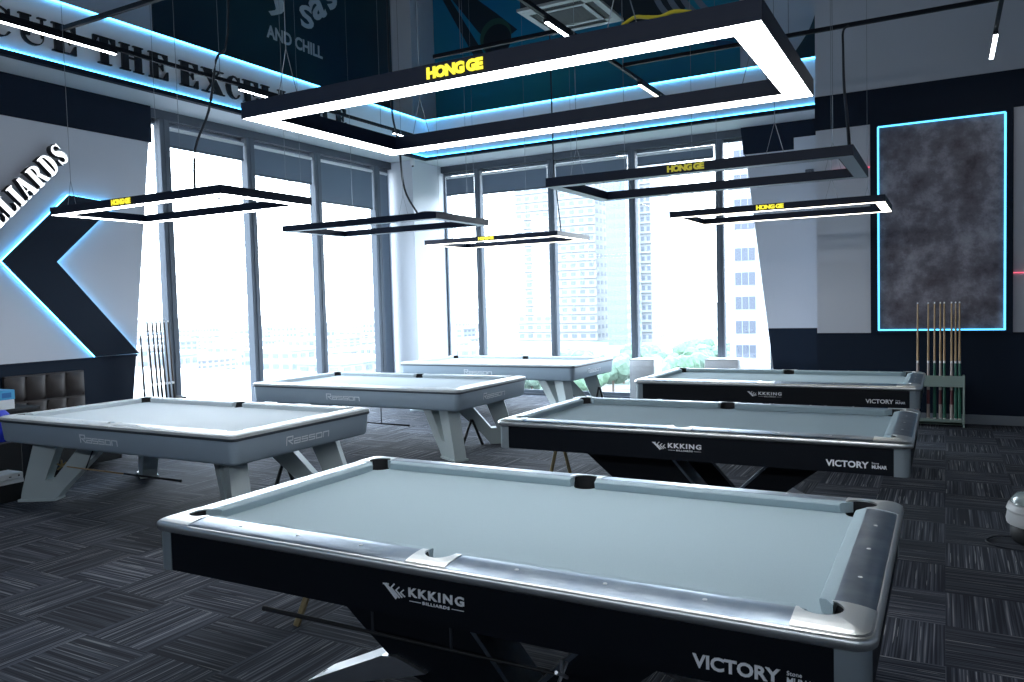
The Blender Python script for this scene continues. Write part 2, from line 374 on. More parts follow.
# thin dark navy strips along the dado tops
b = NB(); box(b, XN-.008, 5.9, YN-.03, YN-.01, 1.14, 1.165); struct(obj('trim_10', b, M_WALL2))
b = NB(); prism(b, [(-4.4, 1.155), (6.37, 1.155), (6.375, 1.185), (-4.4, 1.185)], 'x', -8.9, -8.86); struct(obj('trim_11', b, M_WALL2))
# column in the corner, lower casing and bare upper shaft
b = NB(); box(b, XW, -8.46, 11.8, YW, 0, ZS, .01); box(b, XW, -8.57, 12.05, YW, ZS, ZC, .01); struct(obj('wall_corner_column', b, M_COLUMN))
# hanging soffit box with lettered fascia
b = NB()
prism(b, [(XW, -4.4), (FX, -4.4), (FX, FY), (XN, FY), (XN, YW), (XW, YW)], 'z', ZS, ZS+.03)
struct(obj('ceiling_soffit', b, M_SOFFIT))
b = NB(); prism(b, [(FX-.03, -4.4), (FX, -4.4), (FX, FY), (XN, FY), (XN, FY+.03), (FX-.03, FY+.03)], 'z', ZS+.03, 5.02); struct(obj('ceiling_fascia', b, M_FASCIA))
b = NB(); prism(b, [(FX-.02, -4.4), (FX+.06, -4.4), (FX+.06, FY-.06), (XN, FY-.06), (XN, FY+.02), (FX-.02, FY+.02)], 'z', ZS-.02, ZS+.03); struct(obj('trim_12', b, M_WALL2))
b = NB(); prism(b, [(XW, -4.4), (FX-.03, -4.4), (FX-.03, FY+.03), (XN, FY+.03), (XN, YW), (XW, YW)], 'z', 4.96, 5.0); struct(obj('trim_13', b, M_WALL2))
def led_strip(name, pts, m, lab, ax='z'):
    b = NB()
    for p, q in zip(pts, pts[1:]):
        p, q = Vector(p), Vector(q); tube(b, [p, q], .011, 6)
    return tag(obj(name, b, m), lab, 'led strip')
led_strip('led_strip', [(FX+.018, -4.3, ZS+.045), (FX+.018, FY-.018, ZS+.045), (XN-.01, FY-.018, ZS+.045)], M_LED, 'glowing blue light line along the foot of the white lettered fascia')
led_strip('led_strip', [(FX+.016, -4.3, 5.01), (FX+.016, FY-.016, 5.01), (XN-.01, FY-.016, 5.01)], M_LEDC, 'glowing blue light line along the top edge of the white fascia')

# ---- windows
def window(n, axis, a0, a1):
    """one glazed bay between a0 and a1 from floor frame to header"""
    b = NB(); t = .035
    def bx(p0, p1, z0, z1, d=.05):
        if axis == 'x': box(b, XW-.07, XW-.07+d, p0, p1, z0, z1)
        else: box(b, p0, p1, YW+.07-d, YW+.07, z0, z1)
    bx(a0, a1, .02, .09); bx(a0, a1, 4.15, 4.2); bx(a0, a0+t, .09, 4.15); bx(a1-t, a1, .09, 4.15)
    w = struct(obj('window_%d' % n, b, M_FRAMEALU))
    b = NB()
    if axis == 'x': box(b, XW-.052, XW-.046, a0+t, a1-t, .09, 4.15)
    else: box(b, a0+t, a1-t, YW+.046, YW+.052, .09, 4.15)
    obj('pane', b, M_GLASS, w)
ML = [6.97, 8.42, 9.83, 11.36]; MB_ = [-7.65, -6.13, -4.62, -3.16]
edges = [6.24]+ML+[11.8]; n = 1
for a, c in zip(edges, edges[1:]): window(n, 'x', a, c); n += 1
edges = [-8.46]+MB_+[-2.38]
for a, c in zip(edges, edges[1:]): window(n, 'y', a, c); n += 1
k = 20
for y in ML:
    b = NB(); box(b, XW-.04, XW+.09, y-.075, y+.075, 0, 4.2, .008); box(b, XW+.09, XW+.10, y-.012, y+.012, 0, 4.2); struct(obj('trim_%d' % k, b, M_FRAMEALU), 'vertical aluminium mullion'); k += 1
for x in MB_:
    b = NB(); box(b, x-.06, x+.06, YW-.09, YW+.04, 0, 4.2, .008); box(b, x-.01, x+.01, YW-.10, YW-.09, 0, 4.2); struct(obj('trim_%d' % k, b, M_FRAMEALU), 'vertical aluminium mullion'); k += 1
b = NB(); box(b, XW-.08, XW+.07, 6.76, 11.8, 4.2, ZS); struct(obj('trim_%d' % k, b, M_FRAMEDK)); k += 1
b = NB(); box(b, -8.46, -2.8, YW-.07, YW+.08, 4.2, ZS); struct(obj('trim_%d' % k, b, M_FRAMEDK)); k += 1
b = NB(); box(b, XW-.08, XW+.05, 6.24, 11.8, 0, .03); struct(obj('trim_%d' % k, b, M_FRAMEDK)); k += 1
b = NB(); box(b, -8.46, -2.3, YW-.05, YW+.08, 0, .03); struct(obj('trim_%d' % k, b, M_FRAMEDK)); k += 1
# roller shades
def shade(axis, a0, a1, zb, lab):
    t = thing('roller_shade', lab, 'window shade', ((XW+.04, (a0+a1)/2, 4.1) if axis == 'x' else ((a0+a1)/2, YW-.04, 4.1)), 0, 'grey roller shades over the tall windows')
    w = (a1-a0)/2; z1 = .0; z0 = zb-4.1
    b = NB(); b2 = NB(); b3 = NB()
    if axis == 'x':
        box(b, -.002, .002, -w, w, z0, z1); tube(b2, [(0, -w, .0), (0, w, .0)], .025, 10); box(b3, -.008, .008, -w, w, z0-.02, z0+.01)
    else:
        box(b, -w, w, -.002, .002, z0, z1); tube(b2, [(-w, 0, .0), (w, 0, .0)], .025, 10); box(b3, -w, w, -.008, .008, z0-.02, z0+.01)
    obj('fabric', b, M_SHADE, t); obj('roller', b2, M_WHITEPL, t, 40); obj('bottom_bar', b3, M_FRAMEALU, t)
shade('x', 7.08, 8.32, 3.88, 'grey roller shade in the first wide bay right of the arrow wall')
shade('x', 8.52, 9.73, 3.70, 'grey roller shade in the middle bay of the side windows')
shade('x', 9.93, 11.26, 3.44, 'lowest hanging grey roller shade, last wide bay before the column')
shade('x', 11.45, 11.69, .12, 'narrow grey shade drawn fully down beside the corner column')
shade('y', -8.36, -7.74, 3.78, 'grey roller shade in the narrow bay right of the corner column')
shade('y', -7.56, -6.22, 3.74, 'grey roller shade in second bay of the end windows')
shade('y', -6.04, -4.71, 3.84, 'grey roller shade in third bay of the end windows')
shade('y', -4.53, -3.25, 3.94, 'shortest grey roller shade, end window before the white office block')

# ---- mural film on the upper walls
def mural_mat(name, c1, c2, scale):
    return mat(name, c1, .5, noise=(scale, c2, 3))
M_MUL = mural_mat('navy_mural', (.006, .024, .045), (.010, .045, .06), .5)
M_MUB = mural_mat('teal_mural', (.005, .18, .36), (.008, .22, .26), .35)
ml = thing('wall_mural', 'dark navy printed mural with grey AND CHILL lettering high on the side wall', 'mural', (XW+.02, 9.5, 6.2))
b = NB(); box(b, -.018, -.002, -2.57, 2.5, -1.15, 1.38); obj('mural_panel', b, M_MUL, ml)
M_MTXT = mat('mural_grey_text', (.50, .56, .60), .6)
def mt_text(s, y, z, w, h, rot=0):
    bm = text_bm(s, w, h, .003, .03); a = rot
    onto(bm, (0, y-9.5, z-6.2), (0, math.cos(a), math.sin(a)), (0, -math.sin(a), math.cos(a))); return bm
tb = mt_text('AND CHILL', 8.90, 5.80, 1.22, .20, -.02); obj('lettering', tb, M_MTXT, ml)
for q in (('S', 9.66, 6.16, .30, .36, .15), ('a', 9.98, 6.34, .36, .34, .55), ('s', 10.38, 6.62, .28, .34, .8), ('J', 8.98, 6.14, .38, .42, .35)): obj('script_letter', mt_text(*q), M_MTXT, ml)
mb = thing('wall_mural', 'teal blue printed mural with a dark cue butt on the end wall', 'mural', (-5.7, YW-.02, 6.2))
b = NB(); box(b, -2.86, 2.88, 0, .018, -1.15, 1.38); obj('mural_panel', b, M_MUB, mb)
def flat_y(poly, y): b_ = NB(); prism(b_, [(p[0]+5.7, p[1]-6.2) for p in poly], 'y', y, y+.003); return b_
M_CUE1 = mat('mural_dark_cue', (.006, .022, .034), .6); M_CUE2 = mat('mural_green_ring', (.02, .075, .055), .6); M_CUE3 = mat('mural_black', (.003, .012, .020), .6)
obj('cue_print', flat_y([(-8.25, 7.57), (-7.9, 7.57), (-7.15, 6.95), (-6.75, 6.6), (-7.25, 6.35), (-7.6, 6.75)], -.003), M_CUE1, mb)
b = flat_y([(-8.4, 7.57), (-8.25, 7.57), (-7.4, 6.2), (-7.6, 6.15)], -.003); obj('cue_shadow_print', b, M_CUE1, mb)
def disc_y(cx, cz, r, y, r2=None):
    return flat_y([(cx+r*math.cos(2*PI*k/32), cz+(r2 or r)*math.sin(2*PI*k/32)) for k in range(32)], y)
obj('cue_ring_print', disc_y(-7.2, 6.55, .33, -.006), M_CUE2, mb); obj('cue_end_print', disc_y(-7.17, 6.48, .29, -.009), M_CUE3, mb)
obj('dark_ball_print', disc_y(-4.2, 6.7, .62, -.006), M_CUE3, mb)
M_STR = mat('mural_pale_stripe', (.16, .19, .24), .6); M_STB = mat('mural_blue_stripe', (.01, .075, .17), .6)
for q in range(4):
    x = -4.15+.20*q
    pl = [(x-.25, 7.5), (x, 6.6), (x+.35, 6.15), (x+.9, 5.75+.05*q), (x+1.7, 5.55+.06*q)]
    P = smoothpts([Vector((a, 0, c)) for a, c in pl], 5); c = NB(); d = NB()
    for u in range(len(P)-1):
        dd = (P[u+1]-P[u]).normalized(); nn = Vector((-dd.z, 0, dd.x))*.045
        if max(P[u].x, P[u+1].x)+5.7 > 2.85: break
        prism(c if u < 9 else d, [((v.x)+5.7, v.z-6.2) for v in (P[u]-nn, P[u+1]-nn, P[u+1]+nn, P[u]+nn)], 'y', -.012, -.009)
    obj('pale_stripe_print', c, M_STR, mb); obj('blue_stripe_print', d, M_STB, mb)
# dark swoosh beside it on the grey wall
c = NB(); P = smoothpts([(-1.62, 0, 6.6), (-1.66, 0, 6.1), (-1.78, 0, 5.7), (-2.02, 0, 5.35)], 5)
prism(c, [(p.x, p.z) for p in P]+[(-1.9, 5.1), (-1.6, 5.4), (-1.57, 6.6)], 'y', YW-.03, YW-.005)
tag(obj('wall_decal', c, mat('teal_decal', (.02, .06, .08), .6)), 'dark teal curved decal on the grey upper wall right of the mural', 'decal')

# ---- fascia lettering
def let(ch, y0, y1, z0=4.48, h=.30):
    bm = glyph_bm(ch, y1-y0, h, .03); onto(bm, (FX+.004, y0, z0), (0, 1, 0), (0, 0, 1)); return bm
Y = []
spec = [('C', 4.42, 4.72), ('U', 4.77, 5.06), ('E', 5.11, 5.39), ('T', 5.57, 5.84), ('H', 5.89, 6.20), ('E', 6.26, 6.54), ('E', 6.69, 6.98), ('X', 7.02, 7.38), ('C', 7.40, 7.66), ('E', 7.69, 7.97),
        ('L', 8.01, 8.28), ('L', 8.32, 8.58), ('E', 8.62, 8.89), ('N', 8.92, 9.21), ('C', 9.24, 9.49), ('E', 9.52, 9.77)]
sg = thing('fascia_sign', 'black slab serif CUE THE EXCELLENCE lettering on the white fascia', 'sign', (FX, 7, 4.53))
for ch, a, c in spec: obj('letter', let(ch, a, c), M_BLACKLET, sg, off=(-FX, -7, -4.53))

# ---- lit BILLIARDS sign (runs upward at 45 degrees)
sg = thing('billiards_sign', 'white lit BILLIARDS lettering climbing the grey side wall', 'sign', (-8.87, 4.7, 2.6))
u = Vector((0, math.cos(math.radians(46)), math.sin(math.radians(46)))); v = Vector((0, -u.z, u.y))
end = Vector((0, 5.60-4.7, 3.49-2.6)); hgt = .225
word = 'BILLIARDS'; wid = [.17, .10, .165, .165, .10, .185, .185, .175, .15]; tot = sum(wid)+.012*8
p = end-u*tot
for ch, w in zip(word, wid):
    o = obj('letter', onto(glyph_bm(ch, w-.012, hgt, .09), p, u, v), M_BLACKLET, sg)
    g = glyph_bm(ch, w-.012, hgt, .006); onto(g, p+Vector((.09, 0, 0)), u, v); obj('lit_face', g, M_SIGN, o)
    p = p+u*(w+.012)
# ---- back-lit arrow panel
ar = thing('arrow_panel', 'large dark chevron arrow panel with blue back light on side wall', 'wall panel', (-8.88, 5.3, 1.19))
AP = [(4.80, 2.29), (5.58, 3.07), (6.16, 3.03), (5.39, 2.30), (6.37, 1.195), (5.80, 1.195)]
AP = [(a-5.3, c-1.19) for a, c in AP]
b = NB(); prism(b, AP, 'x', .04, .065); obj('panel_face', b, M_DADO, ar)
b = NB()
for p, q in zip(AP[:-1], AP[1:]):
    if p == AP[4]: continue
    tube(b, [(.03, p[0], p[1]), (.03, q[0], q[1])], .009, 6)
p, q = AP[5], AP[0]; tube(b, [(.03, p[0], p[1]), (.03, q[0], q[1])], .009, 6)
obj('blue_light_line', b, M_LEDA, ar)
for sy_, sz_ in ((-.25, 1.10), (.45, .45), (.35, 1.6)): b = NB(); box(b, .0, .04, sy_-.03, sy_+.03, sz_-.03, sz_+.03); obj('spacer', b, M_BLACK, ar)

# ---- framed stone panel on the end wall
st = thing('stone_panel', 'tall mottled slate panel edged by a cyan light line in a dark frame', 'wall panel', (-.06, YN, 1.2))
def stone():
    m = bpy.data.materials.new('mottled_slate'); m.use_nodes = True; n = m.node_tree; bs = n.nodes['Principled BSDF']
    t = n.nodes.new('ShaderNodeTexCoord')
    a = n.nodes.new('ShaderNodeTexNoise'); a.inputs['Scale'].default_value = 2.2; a.inputs['Detail'].default_value = 9; a.inputs['Roughness'].default_value = .68
    n.links.new(t.outputs['Object'], a.inputs['Vector'])
    r = n.nodes.new('ShaderNodeValToRGB'); e = r.color_ramp.elements
    e[0].position = .36; e[0].color = (.055, .045, .060, 1); e[1].position = .66; e[1].color = (.36, .36, .42, 1); z = e.new(.50); z.color = (.15, .14, .175, 1)
    n.links.new(a.outputs[0], r.inputs[0]); n.links.new(r.outputs[0], bs.inputs['Base Color']); bs.inputs['Roughness'].default_value = .5
    return m
b = NB(); box(b, -.70, .69, -.03, -.022, .02, 2.65); obj('stone_face', b, stone(), st)
b = NB()
box(b, -.81, -.73, -.06, -.025, -.05, 2.75); box(b, .72, .79, -.06, -.025, -.05, 2.75); box(b, -.73, .72, -.06, -.025, 2.68, 2.75); box(b, -.73, .72, -.06, -.025, -.05, -.01)
box(b, -.81, .79, -.025, -.0005, -.05, 2.75)
obj('frame', b, M_WALL2, st)
b = NB()
for p, q in (((-.715, -.005), (-.715, 2.665)), ((.705, -.005), (.705, 2.665)), ((-.715, 2.665), (.705, 2.665)), ((-.715, .003), (.705, .003))):
    tube(b, [(p[0], -.04, p[1]), (q[0], -.04, q[1])], .012, 6)
obj('cyan_light_line', b, M_LEDP, st)
b = NB(); tube(b, [(-1.36, YN-.02, 3.355), (-.88, YN-.02, 3.36)], .008, 5); M_RED = mat('red_light', (.8, .1, .15), .5, emis=(1, .12, .2), es=1.2)
tag(obj('red_light_line', b, M_RED), 'thin red light line on grey wall left of the slate panel', 'light')
b = NB(); tube(b, [(.735, YN-.02, 1.90), (1.6, YN-.02, 1.89)], .006, 5); tag(obj('red_light_line', b, M_RED), 'thin red light line on grey wall right of the slate panel', 'light')

# ================================================================== POOL TABLES
def corner_pts(d, r, ext, n=6):
    """path around the corner at the origin, inset d, from (d,ext) to (ext,d)"""
    c = max(r, d); rad = max(r-d, 0)
    pts = [(d, ext)]
    for k in range(n+1):
        a = PI+PI/2*k/n
        pts.append((c+rad*math.cos(a), c+rad*math.sin(a)))
    pts.append((ext, d)); return pts
def corner_bm(prof, r, ext, sx, sy, L, Wd):
    """swept corner piece with a closed profile of (inset, z)"""
    bm = NB(); rings = []
    for d, z in prof:
        rings.append([((p[0] if sx < 0 else L-p[0]), (p[1] if sy < 0 else Wd-p[1]), z) for p in corner_pts(d, r, ext)])
    R = [[bm.verts.new(p) for p in q] for q in rings]; n = len(R[0]); m = len(R)
    for i in range(m):
        A, B = R[i], R[(i+1) % m]
        for k in range(n-1):
            try: bm.faces.new((A[k], A[k+1], B[k+1], B[k]))
            except ValueError: pass
    bm.faces.new([R[i][0] for i in range(m)]); bm.faces.new([R[i][-1] for i in range(m)][::-1])
    bmesh.ops.remove_doubles(bm, verts=bm.verts, dist=1e-5)
    return bm
def side_map(side, L, Wd):
    """(along, inset) -> x, y ; returns function and length"""
    return {'f': (lambda a, d: (a, d), L), 'b': (lambda a, d: (a, Wd-d), L), 'l': (lambda a, d: (d, a), Wd), 'r': (lambda a, d: (L-d, a), Wd)}[side]
def rail_bm(prof, side, a0, a1, L, Wd):
    fn, _ = side_map(side, L, Wd); bm = NB()
    A = [bm.verts.new((*fn(a0, d), z)) for d, z in prof]; B = [bm.verts.new((*fn(a1, d), z)) for d, z in prof]
    n = len(prof); bm.faces.new(A); bm.faces.new(B[::-1])
    for i in range(n): bm.faces.new((A[i], B[i], B[(i+1) % n], A[(i+1) % n]))
    return bm
def cushion_bm(side, o0, o1, n0, n1, L, Wd):
    """outer line from o0 to o1 at inset .105, nose from n0 to n1"""
    fn, _ = side_map(side, L, Wd); bm = NB()
    sec = [(.127, .7995, 0), (.150, .7985, .8), (.168, .795, 1), (.172, .790, 1), (.164, .755, .9), (.127, .755, 0)]
    A = [bm.verts.new((*fn(o0+(n0-o0)*t, d), z)) for d, z, t in sec]; B = [bm.verts.new((*fn(o1+(n1-o1)*t, d), z)) for d, z, t in sec]
    n = len(sec); bm.faces.new(A); bm.faces.new(B[::-1])
    for i in range(n): bm.faces.new((A[i], B[i], B[(i+1) % n], A[(i+1) % n]))
    return bm
def cyl(cx, cy, r, z0, z1, seg=28, rx=1):
    bm = NB(); lathe(bm, [(r, z0), (r, z1)], (cx, cy, 0), seg); return bm
def table_top(root, L, Wd, OFF, m_rail, m_cast, m_trim, m_felt, rc, trimprof):
    """rails, castings, cushions, bed, pockets shared by both kinds of table"""
    CP = [(.155, .155, -1, -1), (L-.155, .155, 1, -1), (.155, Wd-.155, -1, 1), (L-.155, Wd-.155, 1, 1)]
    SP = [(L/2, .124), (L/2, Wd-.124)]
    prof = [(.128, .7655), (.012, .7655), (.010, .784), (.016, .7885), (.035, .7935), (.060, .7975), (.090, .8005), (.115, .8015), (.128, .8005)]
    CX, SXH = .22, .085
    for side, spans in (('f', [(CX, L/2-SXH), (L/2+SXH, L-CX)]), ('b', [(CX, L/2-SXH), (L/2+SXH, L-CX)]), ('l', [(CX, Wd-CX)]), ('r', [(CX, Wd-CX)])):
        for a0, a1 in spans:
            rl = obj('rail', rail_bm(prof, side, a0, a1, L, Wd), m_rail, root, 50, OFF)
            fn, _ = side_map(side, L, Wd); b_ = NB(); ln = a1-a0   # sight dots
            for q in (.22, .5, .78):
                x, y = fn(a0+ln*q, .078); lathe(b_, [(.008, .7985), (.007, .8012)], (x, y, 0), 10)
            obj('sight_dots', b_, M_WHITEPL, rl, None, OFF)
    # castings
    p2 = [(.131, .7655), (.010, .7655), (.008, .786), (.016, .7915), (.035, .7965), (.060, .8005), (.090, .8035), (.115, .8045), (.131, .8035)]
    for cx, cy, sx_, sy_ in CP:
        bm = corner_bm(p2, rc, CX, sx_, sy_, L, Wd)
        # fill towards the pocket
        g = NB(); x0, x1 = (.10, .165) if sx_ < 0 else (L-.165, L-.10); y0, y1 = (.10, .165) if sy_ < 0 else (Wd-.165, Wd-.10)
        bm = boolean(bm, [cyl(cx, cy, .062, .5, 1)])
        obj('corner_casting', bm, m_cast, root, None, OFF)
        # rubber liner: open cup
        bm = NB(); lathe(bm, [(.0635, .797), (.0615, .797), (.058, .68), (.02, .655), (.02, .65), (.0635, .68)], (cx, cy, 0), 28, False)
        # keep only the part of the rim outside of the mouth
        for v_ in bm.verts:
            if v_.co.z > .75:
                inward = ((v_.co.x-cx)*-sx_+(v_.co.y-cy)*-sy_)/1.414
                if inward > .012: v_.co.z = .7545
        obj('pocket', bm, M_BLACK, root, 40, OFF)
    for cx, cy in SP:
        side = 'f' if cy < Wd/2 else 'b'
        bm = rail_bm(p2, side, L/2-SXH, L/2+SXH, L, Wd); bm = boolean(bm, [cyl(cx, cy, .060, .5, 1)])
        obj('side_casting', bm, m_cast, root, None, OFF)
        bm = NB(); lathe(bm, [(.0615, .797), (.0595, .797), (.056, .68), (.02, .655), (.02, .65), (.0615, .68)], (cx, cy, 0), 28, False)
        for v_ in bm.verts:
            if v_.co.z > .75:
                inward = (v_.co.y-cy)*(1 if side == 'f' else -1)
                if inward > .006: v_.co.z = .7545
        obj('pocket', bm, M_BLACK, root, 40, OFF)
    # cushions
    for side, ln in (('f', L), ('b', L)):
        for a0, a1, c0, c1 in ((.190, L/2-.060, .242, L/2-.068), (L/2+.060, L-.190, L/2+.068, L-.242)):
            obj('cushion', cushion_bm(side, a0, a1, c0, c1, L, Wd), m_felt, root, 30, OFF)
    for side in ('l', 'r'):
        obj('cushion', cushion_bm(side, .190, Wd-.190, .242, Wd-.242, L, Wd), m_felt, root, 30, OFF)
    bm = NB(); box(bm, .12, L-.12, .12, Wd-.12, .735, .7555)
    bm = boolean(bm, [cyl(c[0], c[1], .0635, .5, 1) for c in CP]+[cyl(c[0], c[1], .0615, .5, 1) for c in SP])
    obj('playing_surface', bm, m_felt, root, None, OFF)
    # trim under the rail
    tp = trimprof
    b_ = NB()
    for sx_, sy_ in ((-1, -1), (1, -1), (-1, 1), (1, 1)): merge(b_, corner_bm(tp, rc, CX, sx_, sy_, L, Wd))
    for side in 'fb': merge(b_, rail_bm(tp, side, CX, L-CX, L, Wd))
    for side in 'lr': merge(b_, rail_bm(tp, side, CX, Wd-CX, L, Wd))
    obj('rail_trim', b_, m_trim, root, 50, OFF)

def kk_emblem():
    """leaning chevron emblem, lower-left at 0,0"""
    b_ = NB()
    h = .056
    # leaning bar with three nested angle marks
    def E(x, y): return ((x-215)/165*.100, (490-y+(x-215)*.18)/145*.056)
    def line(pts, t):
        for p_, q_ in zip(pts, pts[1:]):
            p_, q_ = Vector(E(*p_)), Vector(E(*q_)); d_ = (q_-p_).normalized(); n_ = Vector((-d_.y, d_.x))*t/2
            prism(b_, [(v_.x, v_.y) for v_ in (p_-d_*t*.3+n_, p_-d_*t*.3-n_, q_+d_*t*.3-n_, q_+d_*t*.3+n_)], 'z', 0, .003)
    line([(220, 352), (258, 356)], .005); line([(238, 358), (312, 484)], .011)
    line([(300, 356), (276, 390), (336, 482)], .0052); line([(336, 384), (312, 412), (356, 478)], .0048); line([(368, 408), (346, 434), (376, 470)], .0045)
    return b_
def kk_logo():
    """KKKING over BILLIARDS between two short rules"""
    b_ = NB()
    merge(b_, onto(text_bm('KKKING', .235, .034, .003, .035, 1.25), (.115, .022, 0), (1, 0, 0), (0, 1, 0)))
    merge(b_, onto(text_bm('BILLIARDS', .115, .011, .003, .02, 1.2), (.175, .002, 0), (1, 0, 0), (0, 1, 0)))
    box(b_, .118, .168, .006, .0078, 0, .003); box(b_, .298, .348, .006, .0078, 0, .003)
    return b_

def make_dark_table():
    L, Wd = 2.90, 1.565; OFF = (-L/2, -Wd/2, 0)
    root = thing('pool_table', '', 'pool table')
    table_top(root, L, Wd, OFF, M_ALU, M_ALU2, M_ALU2, M_FELT, .065,
              [(.03, .750), (.004, .750), (-.002, .755), (-.004, .764), (-.004, .774), (-.001, .782), (.006, .787), (.014, .787), (.014, .764), (.03, .764)])
    # corner posts (silver-grey) and black apron boards
    pp = [(.016, .752), (.016, .575), (.045, .575), (.045, .752)]
    for sx_, sy_ in ((-1, -1), (1, -1), (-1, 1), (1, 1)):
        obj('corner_post', corner_bm(pp, .065, .105, sx_, sy_, L, Wd), M_POST, root, 50, OFF)
    pb = [(.019, .752), (.019, .578), (.040, .578), (.040, .752)]
    for side, ln in (('f', L), ('b', L), ('l', Wd), ('r', Wd)):
        a = obj('apron', rail_bm(pb, side, .105, ln-.105, L, Wd), M_BLACKAP, root, None, OFF)
        if side == 'f':
            g = kk_logo(); onto(g, (1.26-L/2, .0188-Wd/2, .640), (1, 0, 0), (0, 0, 1)); obj('maker_lettering', g, M_LOGO, a)
            g = kk_emblem(); onto(g, (1.26-L/2, .0188-Wd/2, .640), (1, 0, 0), (0, 0, 1)); obj('maker_emblem', g, M_LOGO, a)
            g = text_bm('VICTORY', .25, .042, .003, .03, 1.0); onto(g, (2.405-L/2, .0188-Wd/2, .615), (1, 0, 0), (0, 0, 1)); obj('model_lettering', g, M_LOGO, a)
            g = text_bm('MUNAR', .085, .022, .003, .03); onto(g, (2.672-L/2, .0188-Wd/2, .617), (1, 0, 0), (0, 0, 1))
            g2 = text_bm('Stone', .04, .012, .003, .0); onto(g2, (2.672-L/2, .0188-Wd/2, .645), (1, 0, 0), (0, 0, 1)); merge(g, g2)
            obj('model_lettering', g, M_LOGO, a)
    b_ = NB(); box(b_, .12, L-.12, .12, Wd-.12, .60, .734); obj('underframe', b_, M_DARKBOX, root, None, OFF)
    # X-shaped base: two black flanks tied by chrome reveals
    y0, y1 = .42, Wd-.42
    lf = [(.46, .60), (1.18, .60), (1.58, .15), (1.58, .05), (1.25, .08), (1.02, .155), (.80, .32)]
    rt = [(2.44, .60), (2.08, .60), (1.62, .15), (1.581, .15), (1.581, .05), (1.75, .08), (1.90, .155), (2.16, .38)]
    for poly in (lf, rt):
        for ya, yb in ((y0, y0+.07), (y1-.07, y1)):
            b_ = NB(); prism(b_, poly, 'y', ya, yb); o = obj('base_flank', b_, M_BLACKAP, root, None, OFF)
    for poly in ([(1.18, .60), (1.205, .60), (1.60, .155), (1.58, .15)], [(2.08, .60), (2.055, .60), (1.60, .155), (1.62, .15)]):
        b_ = NB(); prism(b_, [(p[0], p[1]) for p in poly], 'y', y0-.004, y0+.20); obj('chrome_reveal', b_, M_ALU, root, None, OFF)
    for sx_ in (-1, 1):
        for (ya, yb) in ((y0-.02, y0+.16), (y1-.16, y1+.02)):
            if sx_ < 0: poly = [(.50, 0), (.62, 0), (1.16, .165), (1.00, .21), (.93, .20)]
            else: poly = [(2.40, 0), (2.28, 0), (1.76, .165), (1.92, .21), (1.99, .20)]
            b_ = NB(); prism(b_, poly, 'y', ya, yb); lg = obj('leg', b_, M_CHROME, root, None, OFF)
            cx = .56 if sx_ < 0 else 2.34
            b_ = NB(); lathe(b_, [(.04, 0), (.04, .012), (.02, .016)], (cx, (ya+yb)/2, 0), 16); obj('foot_pad', b_, M_BLACK, lg, None, OFF)
    return root

def rasson(w, h):
    """squared outline lettering"""
    u = w/6.2; ls = []
    def R(x): return [[(x, 0), (x, h), (x+.8*u, h), (x+.8*u, h*.5), (x+.25*u, h*.5), (x+.8*u, 0)]]
    def A(x): return [[(x, h*.62), (x+.8*u, h*.62), (x+.8*u, 0), (x, 0), (x, h*.32), (x+.8*u, h*.32)]]
    def S(x): return [[(x+.8*u, h*.62), (x, h*.62), (x, h*.32), (x+.8*u, h*.32), (x+.8*u, 0), (x, 0)]]
    def O(x): return [[(x, 0), (x, h*.62), (x+.8*u, h*.62), (x+.8*u, 0), (x, 0)]]
    def N(x): return [[(x, 0), (x, h*.62), (x+.8*u, h*.62), (x+.8*u, -h*.05)]]
    for k_, fn in enumerate((R, A, S, S, O, N)): ls += fn(k_*1.03*u)
    return strokes_bm(ls, h*.15)

